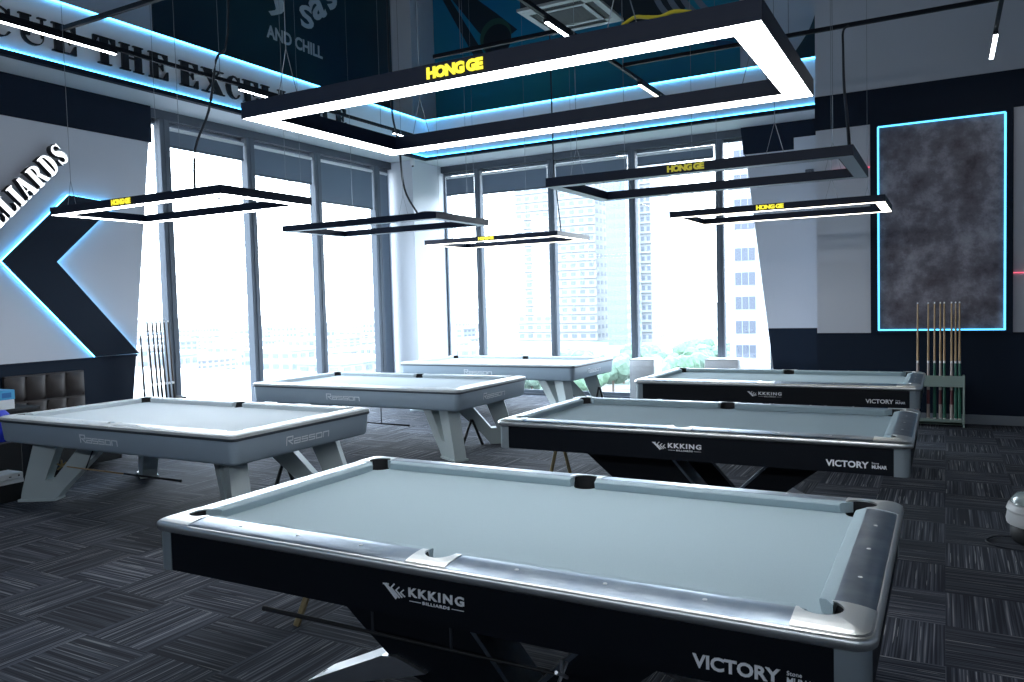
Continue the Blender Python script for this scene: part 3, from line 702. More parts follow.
def make_pale_table():
    L, Wd = 3.055, 1.586; OFF = (-L/2, -Wd/2, 0)
    root = thing('pool_table', '', 'pool table')
    table_top(root, L, Wd, OFF, M_RWHITE, M_RWHITE, M_RTRIM, M_FELT2, .06,
              [(.012, .7655), (.004, .764), (.003, .750), (.006, .746), (.03, .746), (.03, .7655)])
    # tapered apron: one hoop with rounded corners
    ap = [(.010, .746), (.014, .70), (.028, .585), (.045, .563), (.075, .556), (.12, .556), (.12, .746)]
    b_ = NB(); rings = []
    for d, z in ap:
        q = []
        for sx_, sy_, rev in ((-1, -1, False), (1, -1, True), (1, 1, False), (-1, 1, True)):
            pts = [((p[0] if sx_ < 0 else L-p[0]), (p[1] if sy_ < 0 else Wd-p[1]), z) for p in corner_pts(d, .085, .22, 8)]
            q += pts[::-1] if rev else pts
        rings.append(q)
    rings.append(rings[0]); loft(b_, rings); bmesh.ops.remove_doubles(b_, verts=b_.verts, dist=1e-5)
    a = obj('apron', b_, M_RBODY, root, 45, OFF)
    # lettering follows the slope of the board
    s = Vector((0, -(.028-.014)/.115, 1)).normalized(); s = Vector((0, -.121, 1)).normalized()
    g = rasson(.50, .062); onto(g, (1.22-L/2, .0215-Wd/2, .634), (1, 0, 0), s); obj('outline_lettering', g, M_OUTL, a)
    g = rasson(.50, .062); s2 = Vector((.121, 0, 1)).normalized(); onto(g, (L-.0215-L/2, .54-Wd/2, .634), (0, 1, 0), s2); obj('outline_lettering', g, M_OUTL, a)
    b_ = NB(); box(b_, .13, L-.13, .13, Wd-.13, .58, .734); obj('underframe', b_, M_DARKBOX, root, None, OFF)
    # four V legs set diagonally
    for sx_ in (-1, 1):
        for sy_ in (-1, 1):
            cx = .25 if sx_ < 0 else L-.25; cy = .25 if sy_ < 0 else Wd-.25
            a_ = math.radians(30); ux = Vector((-sx_*math.cos(a_), -sy_*math.sin(a_), 0)); th = .07
            b_ = NB()
            outer = [(-.17, 0), (.12, 0), (.80, .60), (.52, .60), (.14, .18), (.06, .18), (.16, .60), (-.06, .60)]
            uy = Vector((0, 0, 1)); g = NB()
            for poly in ([(-.17, 0), (.13, 0), (.18, .05), (-.165, .05)], [(-.165, .05), (.18, .05), (.22, .10), (-.155, .10)],
                         [(-.155, .10), (.06, .10), (.06, .19), (.22, .60), (-.01, .60)], [(.06, .10), (.22, .10), (.72, .60), (.47, .60), (.13, .19), (.06, .19)]):
                prism(g, poly, 'z', -th, th)
            bmesh.ops.remove_doubles(g, verts=g.verts, dist=1e-5)
            onto(g, (cx, cy, 0), ux, uy); lg = obj('leg', g, M_RLEG, root, None, OFF)
            g = NB(); prism(g, [(-.19, 0), (.15, 0), (.15, .022), (-.19, .022)], 'z', -th-.015, th+.015); onto(g, (cx, cy, 0), ux, uy); obj('foot_plate', g, M_RLEG, lg, None, OFF)
    return root

dk = make_dark_table()
for i, (x, y, lab) in enumerate([(-3.06, 2.226, 'nearest black pool table with aluminium rails and pale teal cloth'),
                                 (-3.071, 5.277, 'middle black pool table, between the nearest one and the farthest one on the right'),
                                 (-3.097, 8.445, 'farthest black pool table, in front of the white wrapped boxes and cue rack')]):
    o = dk if i == 0 else copy_tree(dk)
    o.location = (x+1.45, y+1.565/2, 0); o['label'] = lab; o['group'] = 'black pool tables on the right'
pt = make_pale_table()
for i, (x, y, lab) in enumerate([(-7.56, 3.975, 'pale blue grey pool table at the left edge, beside the arrow wall'),
                                 (-7.546, 6.962, 'middle pale blue grey pool table in front of the side windows'),
                                 (-7.65, 10.136, 'farthest pale blue grey pool table, by the corner column')]):
    o = pt if i == 0 else copy_tree(pt)
    o.location = (x+3.055/2, y+1.586/2, 0); o['label'] = lab; o['group'] = 'pale pool tables on the left'

# ================================================================== PENDANT RING LIGHTS
def make_ring(L, Wd, m_lit, m_sign, cord, wires, name_label, loc, tx, sgn_w=.30, band=.10, hh=.07):
    t = thing('pendant_light', name_label, 'pendant light', loc, 0, 'rectangular ring lights over the tables')
    def frame(b_, o, i, z0, z1):
        for (x0, x1, y0, y1) in ((-L/2+o, L/2-o, -Wd/2+o, -Wd/2+i), (-L/2+o, L/2-o, Wd/2-i, Wd/2-o), (-L/2+o, -L/2+i, -Wd/2+i, Wd/2-i), (L/2-i, L/2-o, -Wd/2+i, Wd/2-i)):
            box(b_, x0, x1, y0, y1, z0, z1)
    b_ = NB(); frame(b_, 0, band, .004, hh)
    # thin lips hold the diffuser
    for q in ((0, .004), (band-.004, band)): frame(b_, q[0], q[1], 0, .004)
    obj('frame', b_, M_PEND, t)
    b_ = NB(); frame(b_, .0045, band-.0045, .0005, .0038); obj('diffuser', b_, m_lit, t)
    if sgn_w > .05:
        g = text_bm('HONG GE', sgn_w, .048, .004, .06, .86); onto(g, (tx, -Wd/2-.0045, .013), (1, 0, 0), (0, 0, 1)); obj('sign_lettering', g, m_sign, t)
    for (x, y) in wires:
        b_ = NB(); tube(b_, [(x-.06, y, hh), (x, y, hh+.22)], .002, 5); tube(b_, [(x+.06, y, hh), (x, y, hh+.22)], .002, 5); tube(b_, [(x, y, hh+.22), (x, y, ZC-loc[2])], .0022, 5)
        obj('suspension_wire', b_, M_WIRE, t)
    if cord:
        b_ = NB(); P = smoothpts([Vector(c)-Vector(loc) for c in cord], 5); tube(b_, P, .011, 6); obj('power_cord', b_, M_CABLE, t, 60)
        # loose end on top of the frame
        if loc[0] < -3:
          e = Vector(cord[-1])-Vector(loc); b_ = NB(); tube(b_, smoothpts([e, e+Vector((.08, 0, .01)), e+Vector((.22, .01, .0)), e+Vector((.34, 0, -.02))], 4), .007, 5); obj('power_cord', b_, M_CABLE, t, 60)
    return t
z = 2.6
W4 = lambda L, Wd: [(-L/2+.25, 0-Wd/2+.05), (L/2-.5, -Wd/2+.05), (-L/2+.25, Wd/2-.05), (L/2-.25, Wd/2-.05)]
make_ring(2.38, 1.154, M_LIT, M_YEL, None, W4(2.38, 1.154), 'largest brightly lit white ring light over the nearest black table', (-1.713, 3.272, z), -.127, .265, .12, .075)
make_ring(2.2, 1.0, M_LIT, M_YEL, [(-5.245, 4.78, ZC), (-5.245, 4.78, 4.285), (-5.419, 4.78, 3.82), (-5.532, 4.78, 3.42), (-5.729, 4.78, 3.10), (-5.80, 4.82, 2.68)],
          W4(2.2, 1.0), 'lit ring light over the left edge pale table, in front of the arrow panel', (-5.98, 4.79, z), -.216, .25)
make_ring(2.16, 1.08, M_OFF, M_BLACK, [(-5.33, 7.15, ZC), (-5.28, 7.0, 4.25), (-5.18, 7.0, 3.42), (-5.09, 6.95, 2.95), (-4.95, 6.98, 2.68)],
          W4(2.2, 1.0), 'unlit black ring light over the middle pale table, in front of the column', (-5.70, 7.38, z-.005), -.50, .01)
make_ring(2.22, 1.12, M_LITW, M_YEL, [(-5.21, 10.9, ZC), (-5.20, 10.9, 3.98), (-5.15, 10.9, 3.3), (-5.07, 10.85, 2.68)],
          W4(2.22, 1.12), 'small warm lit ring light over the farthest pale table', (-5.782, 10.43, z), -.16, .26)
make_ring(2.23, 1.15, M_OFF, M_YELDIM, [(-.86, 8.84, 4.42), (-.91, 8.80, 4.36), (-.88, 8.5, 4.1), (-.75, 7.3, 3.45), (-.62, 6.2, 2.98), (-.56, 5.74, 2.68)],
          W4(2.23, 1.15), 'unlit black ring light with dull yellow sign over the middle black table', (-1.64, 6.20, z), -.13, .27)
make_ring(2.19, 1.18, M_LITW, M_YEL, None, W4(2.19, 1.18), 'warm lit ring light over the farthest black table, before the slate panel', (-1.616, 9.262, z), -.148, .28)
b = NB(); tube(b, smoothpts([(-1.02, 2.74, 2.688), (-.98, 2.76, 2.715), (-.93, 2.74, 2.70), (-.88, 2.75, 2.695), (-.83, 2.74, 2.70), (-.77, 2.75, 2.69)], 5), .007, 6)
tag(obj('yellow_cable', b, mat('yellow_cable', (.7, .6, .05), .5)), 'short yellow cable lying on top of the largest ring light', 'cable')

# ================================================================== TRACKS
ZT = 4.40
def track(lab, p, q, wires=()):
    t = thing('light_track', lab, 'light track', p)
    b_ = NB(); P, Q = Vector((0, 0, 0)), Vector(q)-Vector(p)
    if abs(Q.x) > abs(Q.y): box(b_, min(0, Q.x), max(0, Q.x), -.018, .018, -.02, .02)
    else: box(b_, -.018, .018, min(0, Q.y), max(0, Q.y), -.02, .02)
    obj('rail', b_, M_TRACK, t)
    for w in wires:
        b_ = NB(); v_ = Vector(w)-Vector(p); tube(b_, [v_, (v_.x, v_.y, ZC-p[2])], .004, 5); obj('suspension_wire', b_, M_WIRE, t)
    return t
track('long black light track in front of the lettered fascia', (-7.43, 1.2, ZT), (-7.43, 11.2, ZT), [(-7.43, y, ZT) for y in (3.2, 6.6, 9.6)])
track('black light track crossing the blue lit fascia at upper left', (-7.41, 4.7, ZT+.03), (-2.0, 4.7, ZT+.03), [(-5.84, 4.7, ZT), (-3.5, 4.7, ZT)])
track('black light track running below the ceiling air unit', (-3.31, 4.9, ZT), (-3.31, 10.6, ZT), [(-3.31, y, ZT) for y in (5.6, 8.9)])
track('short black cross track in front of the teal mural cue', (-4.95, 7.38, ZT+.03), (-3.33, 7.38, ZT+.03), [(-4.6, 7.38, ZT)])
track('black cross track in front of the grey upper wall on the right', (-3.29, 8.86, ZT+.03), (.44, 8.86, ZT+.03), [(-2.5, 8.86, ZT), (-1.45, 8.86, ZT)])
track('black light track at upper right, before the grey wall', (.46, 7.0, ZT), (.46, 10.45, ZT), [(.46, 7.6, ZT)])
def track_light(lab, x, y0, y1, m=M_LIT, z_=ZT-.045):
    t = thing('track_light', lab, 'track light', (x, y0, z_), 0, 'linear lights on the tracks')
    b_ = NB(); box(b_, -.022, .022, 0, y1-y0, -.012, .024, .003); obj('housing', b_, M_TRACK, t)
    b_ = NB(); box(b_, -.019, .019, .01, y1-y0-.01, -.018, -.0125); obj('diffuser', b_, m, t)
track_light('lit white linear lamp at the top left edge, under the long track', -7.43, 3.9, 5.28)
track_light('lit white linear lamp just left of the big ring light corner', -7.43, 6.88, 7.60)
track_light('small lit linear lamp seen through the big ring light, before the fascia', -7.43, 9.9, 10.6)
track_light('lit white linear lamp under the ceiling air unit', -3.31, 6.85, 7.6, M_LIT)
track_light('lit linear lamp at the far end of the track seen through the big ring', -3.31, 9.45, 10.2, M_LITW)
track_light('lit white linear lamp at upper right, above the slate panel', .46, 9.75, 10.75, M_LIT)

# ---- ceiling cassette air unit
ac = thing('air_conditioner', 'square four way air conditioning cassette hanging above the big ring light', 'air conditioner', (-3.49, 7.84, 4.72))
S = .43
b = NB()
for x0, x1, y0, y1 in ((-S, S, -S, -.36), (-S, S, .36, S), (-S, -.36, -.36, .36), (.36, S, -.36, .36), (-.27, .27, -.27, -.22), (-.27, .27, .22, .27), (-.27, -.22, -.22, .22), (.22, .27, -.22, .22)):
    box(b, x0, x1, y0, y1, 0, .03, .004)
for sx_ in (-1, 1):
    for sy_ in (-1, 1): box(b, min(sx_*.27, sx_*.36), max(sx_*.27, sx_*.36), min(sy_*.27, sy_*.36), max(sy_*.27, sy_*.36), 0, .03)
M_ACW = mat('ac_panel', (.36, .39, .40), .5)
obj('face_panel', b, M_ACW, ac)
b = NB()
for q in range(14): box(b, -.22, .22, -.215+q*.032, -.20+q*.032, .008, .018)
obj('grille', b, mat('ac_grille', (.08, .09, .10), .6), ac)
for k_ in range(4):
    b = NB(); box(b, -.26, .26, .285, .345, .012, .018); bmesh.ops.rotate(b, verts=b.verts, cent=(0, 0, 0), matrix=Matrix.Rotation(k_*PI/2, 3, 'Z')); obj('louvre', b, M_TRACK, ac)
b = NB(); box(b, -.40, .40, -.40, .40, .03, .32); obj('body', b, mat('ac_body', (.02, .025, .035), .7), ac)
for x in (-.36, .36):
    for y in (-.36, .36): b = NB(); tube(b, [(x, y, .32), (x, y, ZC-4.72)], .005, 6); obj('hanger_rod', b, M_WIRE, ac)

# ---- small cameras
def seccam(lab, loc, rz):
    t = thing('security_camera', lab, 'camera', loc, rz)
    b_ = NB(); lathe(b_, [(.045, 0), (.045, -.02), (.02, -.03)], seg=16); obj('mount', b_, M_WHITEPL, t, 40)
    b_ = NB(); lathe(b_, [(.042, -.03), (.045, -.05), (.044, -.10), (.03, -.125)], seg=18); obj('housing', b_, M_WHITEPL, t, 40)
    b_ = NB(); lathe(b_, [(.02, -.122), (.018, -.14), (.008, -.148)], seg=14); obj('lens', b_, M_BLACK, t, 40)
seccam('small white camera under the soffit beside the corner column', (-8.30, 11.60, ZS-.02), 0)
b = NB(); box(b, -.06, .06, -.09, 0, -.05, .05, .01); tube(b, [(0, -.09, 0), (0, -.13, -.01)], .03, 12); o = obj('wall_camera', b, M_FRAMEALU); o.location = (-1.78, YW-.125, 3.52)
tag(o, 'small grey device high on the wall seen through the unlit ring', 'camera')

# ================================================================== CUES
M_SHAFT = mat('maple_shaft', (.45, .30, .15), .35); M_GREEN = mat('green_butt', (.02, .13, .085), .3); M_MAROON = mat('maroon_butt', (.14, .03, .04), .3)
M_PINKW = mat('pale_butt', (.45, .38, .36), .4); M_DKWOOD = mat('dark_wood_cue', (.05, .035, .03), .4); M_FERR = mat('white_ferrule', (.8, .8, .8), .4)
def cue(lab, grp, p0, p1, kind):
    """p0 butt on the rack shelf, p1 tip"""
    p0, p1 = Vector(p0), Vector(p1); d = p1-p0; Lc = d.length
    t = thing('pool_cue', lab, 'pool cue', p0, 0, grp); n_ = d.normalized()
    def pc(name, a, c, r0, r1, m): b_ = NB(); tube(b_, [n_*a, n_*c], r0, 8, r1); obj(name, b_, m, t, 60)
    ms, mb_ = {'green': (M_SHAFT, M_GREEN), 'maroon': (M_SHAFT, M_MAROON), 'dark': (M_DKWOOD, M_BLACK)}[kind]
    pc('bumper', 0, .03, .019, .020, M_FERR if kind != 'dark' else M_BLACK)
    if kind == 'maroon':
        pc('butt', .03, .20, .020, .019, M_PINKW); pc('wrap', .20, .38, .019, .018, M_MAROON); pc('forearm', .38, .72, .018, .014, M_PINKW)
    else:
        pc('butt', .03, .42, .020, .017, mb_); pc('forearm', .42, .72, .017, .014, mb_)
    pc('joint', .72, .75, .014, .014, M_FERR); pc('shaft', .75, Lc-.02, .014, .009, ms); pc('tip', Lc-.02, Lc, .009, .008, M_FERR)
xs = [-.311, -.191, -.12, -.056, -.012, .068, .113, .156]; kn = ['maroon', 'maroon', 'green', 'maroon', 'green', 'maroon', 'green', 'green']
labs = ['leftmost cue in the pale green floor rack, standing apart', 'second cue from the left in the floor rack, pink and maroon butt', 'green butted cue third from the left in the floor rack',
        'dark pink butted cue fourth from the left in the floor rack', 'green butted cue in the middle of the floor rack, fifth from left', 'maroon and pink butted cue third from the right in the floor rack',
        'green butted cue next to last at the right of the floor rack', 'rightmost green butted cue in the floor rack']
for x, kd, lb in zip(xs, kn, labs): cue(lb, 'cues in the pale green floor rack', (x, 11.27, .07), (x, 11.37, 1.56), kd)
rk = thing('cue_rack', 'pale green wooden cue rack standing against the dark dado', 'cue rack', (-.06, 11.30, 0))
M_RACK = mat('pale_green_rack', (.25, .33, .30), .55)
b = NB(); box(b, -.31, .25, -.13, .10, .03, .065, .004); obj('shelf', b, M_RACK, rk)
b = NB(); box(b, -.31, .25, -.115, -.095, .50, .64, .004); obj('front_board', b, M_RACK, rk)
b = NB(); box(b, -.31, .25, .06, .10, .50, .53, .004); obj('back_rail', b, M_RACK, rk)
for x in (-.33, .25): b = NB(); box(b, x-.0, x+.022, -.13, .10, 0, .64, .004); obj('side_panel', b, M_RACK, rk)
b = NB(); box(b, -.305, .245, -.13, -.12, .03, .10, .002); obj('front_lip', b, M_RACK, rk)
gl = 'dark wooden cues leaning by the side window'
ys = [6.356, 6.426, 6.482, 6.54, 6.597, 6.655]
od = ['leftmost dark cue', 'second dark cue from the left', 'third dark cue from the left', 'fourth dark cue from the left', 'fifth dark cue from the left', 'rightmost dark cue']
for q, y in enumerate(ys): cue(od[q]+' in the row of six by the side window', gl, (-8.56, y+.02, .07), (-8.62, y, 1.59), 'dark')
cue('single dark cue standing apart, nearest the arrow wall by the window', None, (-8.64, 6.305, .0), (-8.68, 6.30, 1.42), 'dark')
rk = thing('cue_rack', 'low black cue rack by the side window behind the left table', 'cue rack', (-8.58, 6.53, 0))
b = NB(); box(b, -.10, .10, -.17, .22, .03, .065, .004); obj('shelf', b, M_BLACK, rk)
for y in (-.19, .22): b = NB(); box(b, -.10, .10, y, y+.02, 0, .62, .003); obj('side_panel', b, M_BLACK, rk)
b = NB(); box(b, .035, .055, -.17, .22, .52, .60, .003); obj('front_board', b, M_BLACK, rk)

# ---- bridge sticks hung under the tables, and small A shaped stands
def bridge(lab, p0, p1, m1, m2, head, hook=None):
    p0, p1 = Vector(p0), Vector(p1); t = thing('bridge_stick', lab, 'bridge stick', p0); d = p1-p0; n_ = d.normalized(); Ln = d.length
    b_ = NB(); tube(b_, [n_*.0, n_*(Ln*.55)], .006, 8, .007); obj('shaft', b_, m1, t, 60)
    b_ = NB(); tube(b_, [n_*(Ln*.55), n_*(Ln-.02)], .007, 8, .011); obj('handle', b_, m2, t, 60)
    b_ = NB(); tube(b_, [n_*(Ln-.02), n_*Ln], .012, 8); obj('end_cap', b_, M_BLACK, t, 60)
    b_ = NB()
    for a in (30, 90, 150, 210, 330):
        tube(b_, [(0, 0, 0), (0, .05*math.cos(math.radians(a)), .055*math.sin(math.radians(a)))], .007, 6)
    obj('bridge_head', b_, head, t)
    for hx in (hook or []):
        v_ = p0+d*hx[0]; b_ = NB(); tube(b_, [v_-p0, Vector((v_.x, v_.y+hx[1], hx[2]))-p0], .006, 6); obj('hanging_strap', b_, M_CABLE, t)
M_GOLD = mat('brass', (.45, .33, .12), .3, .7)
bridge('brass headed bridge stick hanging under the left edge pale table', (-7.13, 4.30, .311), (-5.504, 4.30, .311), M_SHAFT, M_BLACK, M_GOLD, [(.22, .12, .56)])
bridge('black bridge stick hanging under the middle pale table', (-6.95, 7.44, .305), (-5.478, 7.42, .30), M_BLACK, M_BLACK, M_BLACK, [(.30, 0, .56), (.72, 0, .56)])
bridge('black bridge stick with silver head hanging under the nearest black table', (-1.17, 2.42, .405), (-2.60, 2.42, .405), M_BLACK, M_BLACK, M_CHROME, [(.32, 0, .60), (.58, 0, .60)])
def a_stand(lab, loc, rz, m1, m2, h=.34, w=.10):
    t = thing('folding_stand', lab, 'folding stand', loc, rz)
    for s, m in ((-1, m1), (1, m2)):
        b_ = NB(); tube(b_, [(s*w, 0, .0), (s*.012, 0, h)], .019, 6, .015); obj('leg', b_, m, t)
    b_ = NB(); lathe(b_, [(.022, h-.015), (.022, h+.015)], seg=10); obj('hinge', b_, M_BLACK, t)
M_TAN = mat('tan_wood', (.30, .23, .11), .5)
a_stand('tan legged small folding stand beyond the nearest black table', (-2.98, 3.22, 0), 1.1, M_TAN, M_WHITEPL, .36, .17)
a_stand('tan A shaped folding stand beyond the middle black table', (-3.08, 6.45, 0), .3, M_TAN, M_TAN, .46, .12)
a_stand('black A shaped folding stand at the far end of the middle pale table', (-4.97, 7.98, 0), .9, M_BLACK, M_BLACK, .30, .13)
a_stand('black A shaped folding stand behind the left edge pale table', (-5.30, 5.25, 0), 1.2, M_BLACK, M_BLACK, .30, .12)
a_stand('black A shaped folding stand at the end of the farthest pale table', (-4.72, 11.35, 0), 1.2, M_BLACK, M_BLACK, .34, .12)

# ================================================================== LEFT FURNITURE
bn = thing('tufted_bench', 'dark brown tufted bench against the navy dado under the arrow', 'bench', (-8.6, 4.75, 0))
M_BROWN = mat('brown_leather', (.030, .024, .024), .6)
b = NB(); box(b, -.24, .42, .0, .88, .06, .30, .01); obj('base', b, M_BLACK, bn)
b = NB(); box(b, -.22, .44, .0, .88, .30, .45, .035); obj('seat', b, M_BROWN, bn, 60)
bk = NB(); box(bk, -.27, -.20, .0, .88, .30, 1.05, .01); bko = obj('backrest', bk, M_BROWN, bn)
for r in range(2):
    for q in range(4):
        y0 = -.018+q*.224; z0 = .48+r*.285
        b = NB(); vs = []
        N = 6
        for i in range(N+1):
            row = []
            for j in range(N+1):
                a, c = i/N, j/N; row.append(b.verts.new((-.20+.055*(math.sin(PI*a)*math.sin(PI*c))**.4, y0+.004+a*.216, z0+.004+c*.266)))
            vs.append(row)
        for i in range(N):
            for j in range(N): b.faces.new((vs[i][j], vs[i+1][j], vs[i+1][j+1], vs[i][j+1]))
        obj('cushion_pad', b, M_BROWN, bko, 60)
cb = thing('side_cabinet', 'low black cabinet at the left edge beside the tufted bench', 'cabinet', (-8.42, 4.35, 0))
b = NB(); box(b, -.24, .24, -.50, .36, .06, .74, .004); obj('carcass', b, mat('black_laminate', (.012, .013, .016), .45), cb)
b = NB(); box(b, -.26, .27, -.52, .38, .74, .775, .006); obj('cabinet_top', b, M_BLACK, cb)
b = NB(); box(b, -.22, .22, -.48, .34, 0, .06); obj('plinth', b, M_BLACK, cb)
for y0 in (-.49, -.065): b = NB(); box(b, .24, .256, y0, y0+.41, .08, .72, .003); d = obj('door', b, M_BLACKAP, cb); b = NB(); box(b, .256, .27, y0+.37, y0+.38, .35, .5); obj('handle', b, M_ALU, d)
cx = thing('box', 'small white carton with bright blue lid on the black cabinet', 'box', (-8.28, 4.42, .777))
b = NB(); box(b, -.12, .12, -.25, .06, 0, .095, .003); obj('carton', b, mat('white_card', (.62, .66, .68), .6), cx)
b = NB(); box(b, -.124, .124, -.254, .064, .095, .19, .003); obj('lid', b, mat('blue_card', (.06, .35, .62), .5), cx)
b = NB(); box(b, .1245, .1255, -.06, .03, .115, .165); obj('printed_patch', b, mat('dark_blue_print', (.02, .15, .4), .5), cx)
# blue bag hanging at the end of the table
b = NB(); R_ = []
for i in range(9):
    t_ = i/8; w_ = .10*math.sin(PI*(.12+.80*t_))**.5; R_.append([(-7.95+w_*.8*math.cos(2*PI*k/14), 4.20+w_*1.3*math.sin(2*PI*k/14)*(1+.12*math.sin(5*k)), .50+.30*t_) for k in range(14)])
loft(b, R_, True, True); tag(obj('blue_bag', b, mat('royal_blue_nylon', (.01, .03, .45), .5), smooth=60), 'royal blue cloth bag behind the left end of the pale table', 'bag')
b2 = NB(); box(b2, -8.08, -7.82, 4.02, 4.34, 0, .50, .01); tag(obj('black_stool', b2, M_BLACK), 'black box stool under the blue bag at the left edge', 'stool')
b = NB(); box(b, -.12, .12, -.28, .11, 0, .035); box(b, -.12, .12, -.28, .11, .035, .095, .012)
o = obj('white_console', b, M_WHITEPL); o.location = (-7.62, 4.05, .165); tag(o, 'slim white device on a low stand at the left edge below the table', 'device')
b = NB(); box(b, .1205, .1215, .06, .075, .06, .075); box(b, .1205, .1215, -.02, .0, .06, .068); obj('indicator', b, M_BLACK, o)
b = NB(); box(b, -7.73, -7.51, 3.80, 4.14, 0, .163, .004); tag(obj('low_stand', b, M_BLACK), 'low black stand under the slim white device', 'stand')

# ================================================================== WRAPPED BOXES, FLOOR APPLIANCE
M_WRAP = mat('white_shrink_wrap', (.82, .85, .88), .25, bump=(18, .5))
_n = M_WRAP.node_tree; _t = _n.nodes.new('ShaderNodeBsdfTranslucent'); _t.inputs[0].default_value = (.8, .85, .9, 1); _m = _n.nodes.new('ShaderNodeMixShader'); _m.inputs[0].default_value = .12
_n.links.new(_n.nodes['Principled BSDF'].outputs[0], _m.inputs[1]); _n.links.new(_t.outputs[0], _m.inputs[2]); _n.links.new(_m.outputs[0], _n.nodes['Material Output'].inputs[0])
def wrapped(lab, x0, x1, y0, y1, h):
    t = thing('wrapped_box', lab, 'wrapped box', ((x0+x1)/2, (y0+y1)/2, 0)); w, d = (x1-x0)/2, (y1-y0)/2
    b_ = NB(); box(b_, -w, w, -d, d, 0, h, .02); obj('wrapped_carton', b_, M_WRAP, t, 40)
    b_ = NB()
    for q in range(5):
        zz = h*(.15+.17*q); box(b_, -w-.004, w+.004, -d-.004, d+.004, zz, zz+.012)
    obj('film_folds', b_, M_WRAP, t)
    b_ = NB(); tube(b_, [(-w, -d-.002, h-.01), (w, -d-.002, h-.01)], .01, 6); obj('taped_edge', b_, M_WHITEPL, t)
wrapped('taller white shrink wrapped box by the end windows, left one', -4.50, -4.08, 12.1, 12.5, .73)
wrapped('wider white shrink wrapped box by the end windows, right one', -3.27, -2.76, 12.1, 12.5, .745)
ap = thing('floor_appliance', 'round white floor appliance with clear lid at the right edge', 'appliance', (.60, 6.28, 0))
b = NB(); lathe(b, [(.20, .0), (.215, .02), (.215, .09), (.20, .11)], seg=32); obj('base', b, M_BLACK, ap, 40)
b = NB(); lathe(b, [(.20, .11), (.235, .12), (.24, .15), (.232, .20), (.238, .215), (.225, .25), (.20, .262)], seg=32); obj('body', b, M_WHITEPL, ap, 30)
b = NB(); lathe(b, [(.215, .262), (.21, .28), (.18, .31), (.12, .325), (.03, .33)], seg=32); obj('lid', b, mat('clear_lid', (.35, .42, .42), .12), ap, 40)
b = NB(); lathe(b, [(.08, .325), (.08, .338), (.03, .345)], seg=20); obj('dial', b, M_BLACK, ap, 40)
b = NB(); tube(b, smoothpts([(-.20, -.05, .03), (-.30, -.02, .012), (-.36, -.14, .008), (-.30, -.25, .008), (-.12, -.30, .008), (.1, -.36, .008), (.5, -.4, .008)], 6), .006, 6); obj('power_cable', b, M_CABLE, ap, 60)

# ================================================================== THE CITY OUTSIDE
GZ = -15.0
def city_ground():
    m = bpy.data.materials.new('city_ground'); m.use_nodes = True; n = m.node_tree; bs = n.nodes['Principled BSDF']
    t = n.nodes.new('ShaderNodeTexCoord'); a = n.nodes.new('ShaderNodeTexNoise'); a.inputs['Scale'].default_value = .03; a.inputs['Detail'].default_value = 8
    n.links.new(t.outputs['Object'], a.inputs['Vector'])
    r = n.nodes.new('ShaderNodeValToRGB'); e = r.color_ramp.elements; e[0].position = .42; e[0].color = (.08, .12, .085, 1); e[1].position = .52; e[1].color = (.24, .22, .22, 1)
    n.links.new(a.outputs[0], r.inputs[0]); n.links.new(r.outputs[0], bs.inputs['Base Color']); bs.inputs['Roughness'].default_value = .9
    return m
b = NB(); box(b, -1500, 900, 14, 2200, GZ-1, GZ); box(b, -1500, -10, -800, 14, GZ-1, GZ); struct(obj('ground_city', b, city_ground()))
M_BLD = [mat('pale_render', (.27, .285, .30), .8), mat('warm_render', (.27, .245, .23), .8), mat('grey_render', (.22, .24, .27), .8), mat('blue_roof', (.22, .30, .38), .7)]
M_WIN = mat('haze_toned_window', (.12, .14, .175), .6); M_OWIN = mat('blue_office_window', (.05, .06, .085), .5); M_ROOF = mat('pale_roof', (.50, .50, .50), .8)  # city window tone is lightened to stand in for distance haze
def building(name, lab, cat, x0, x1, y0, y1, h, m, nx, nz, group=None, wm=None, roof=None, fy=True, fx=True, z0=GZ, bal=False):
    t = thing(name, lab, cat, ((x0+x1)/2, (y0+y1)/2, z0), 0, group); w, d = (x1-x0)/2, (y1-y0)/2
    b_ = NB(); box(b_, -w, w, -d, d, 0, h); obj('walls', b_, m, t)
    b_ = NB(); box(b_, -w-.3, w+.3, -d-.3, d+.3, h, h+.6); obj('roof', b_, roof or M_ROOF, t)
    if fy:
        b_ = NB(); cw = 2*w/nx; ch = h/nz
        for i in range(nx):
            for j in range(nz):
                box(b_, -w+cw*(i+.22), -w+cw*(i+.78), -d-.08, -d+.02, ch*(j+.3), ch*(j+.75))
        obj('windows', b_, wm or M_WIN, t)['kind'] = 'stuff'
    if fx:
        b_ = NB(); ny = max(2, int(round(2*d/(2*w/nx)))); cw = 2*d/ny; ch = h/nz
        for i in range(ny):
            for j in range(nz):
                box(b_, w-.02, w+.08, -d+cw*(i+.22), -d+cw*(i+.78), ch*(j+.3), ch*(j+.75))
        obj('windows', b_, wm or M_WIN, t)['kind'] = 'stuff'
    if bal:
        b_ = NB(); ch = h/nz
        for j in range(nz): box(b_, -w-.2, w+.2, -d-.9, -d-.05, ch*j+ch*.05, ch*j+ch*.22)
        obj('balconies', b_, M_BLD[0], t)
    return t
building('apartment_tower', 'tall pale apartment tower left of the second end mullion', 'building', -162, -125, 300, 325, 95, M_BLD[0], 9, 26, bal=True)
building('apartment_tower', 'tall pale apartment tower in the middle of the end windows', 'building', -107, -98, 290, 315, 105, M_BLD[0], 4, 28, bal=True)
building('apartment_tower', 'slim blue grey glass tower between the pale towers', 'building', -107.5, -100, 268, 283, 62, mat('blue_glass_tower', (.12, .18, .25), .5), 4, 18)
ob = thing('office_block', 'near white office block with blue windows at the right of the end windows', 'building', (-20, 108, GZ))
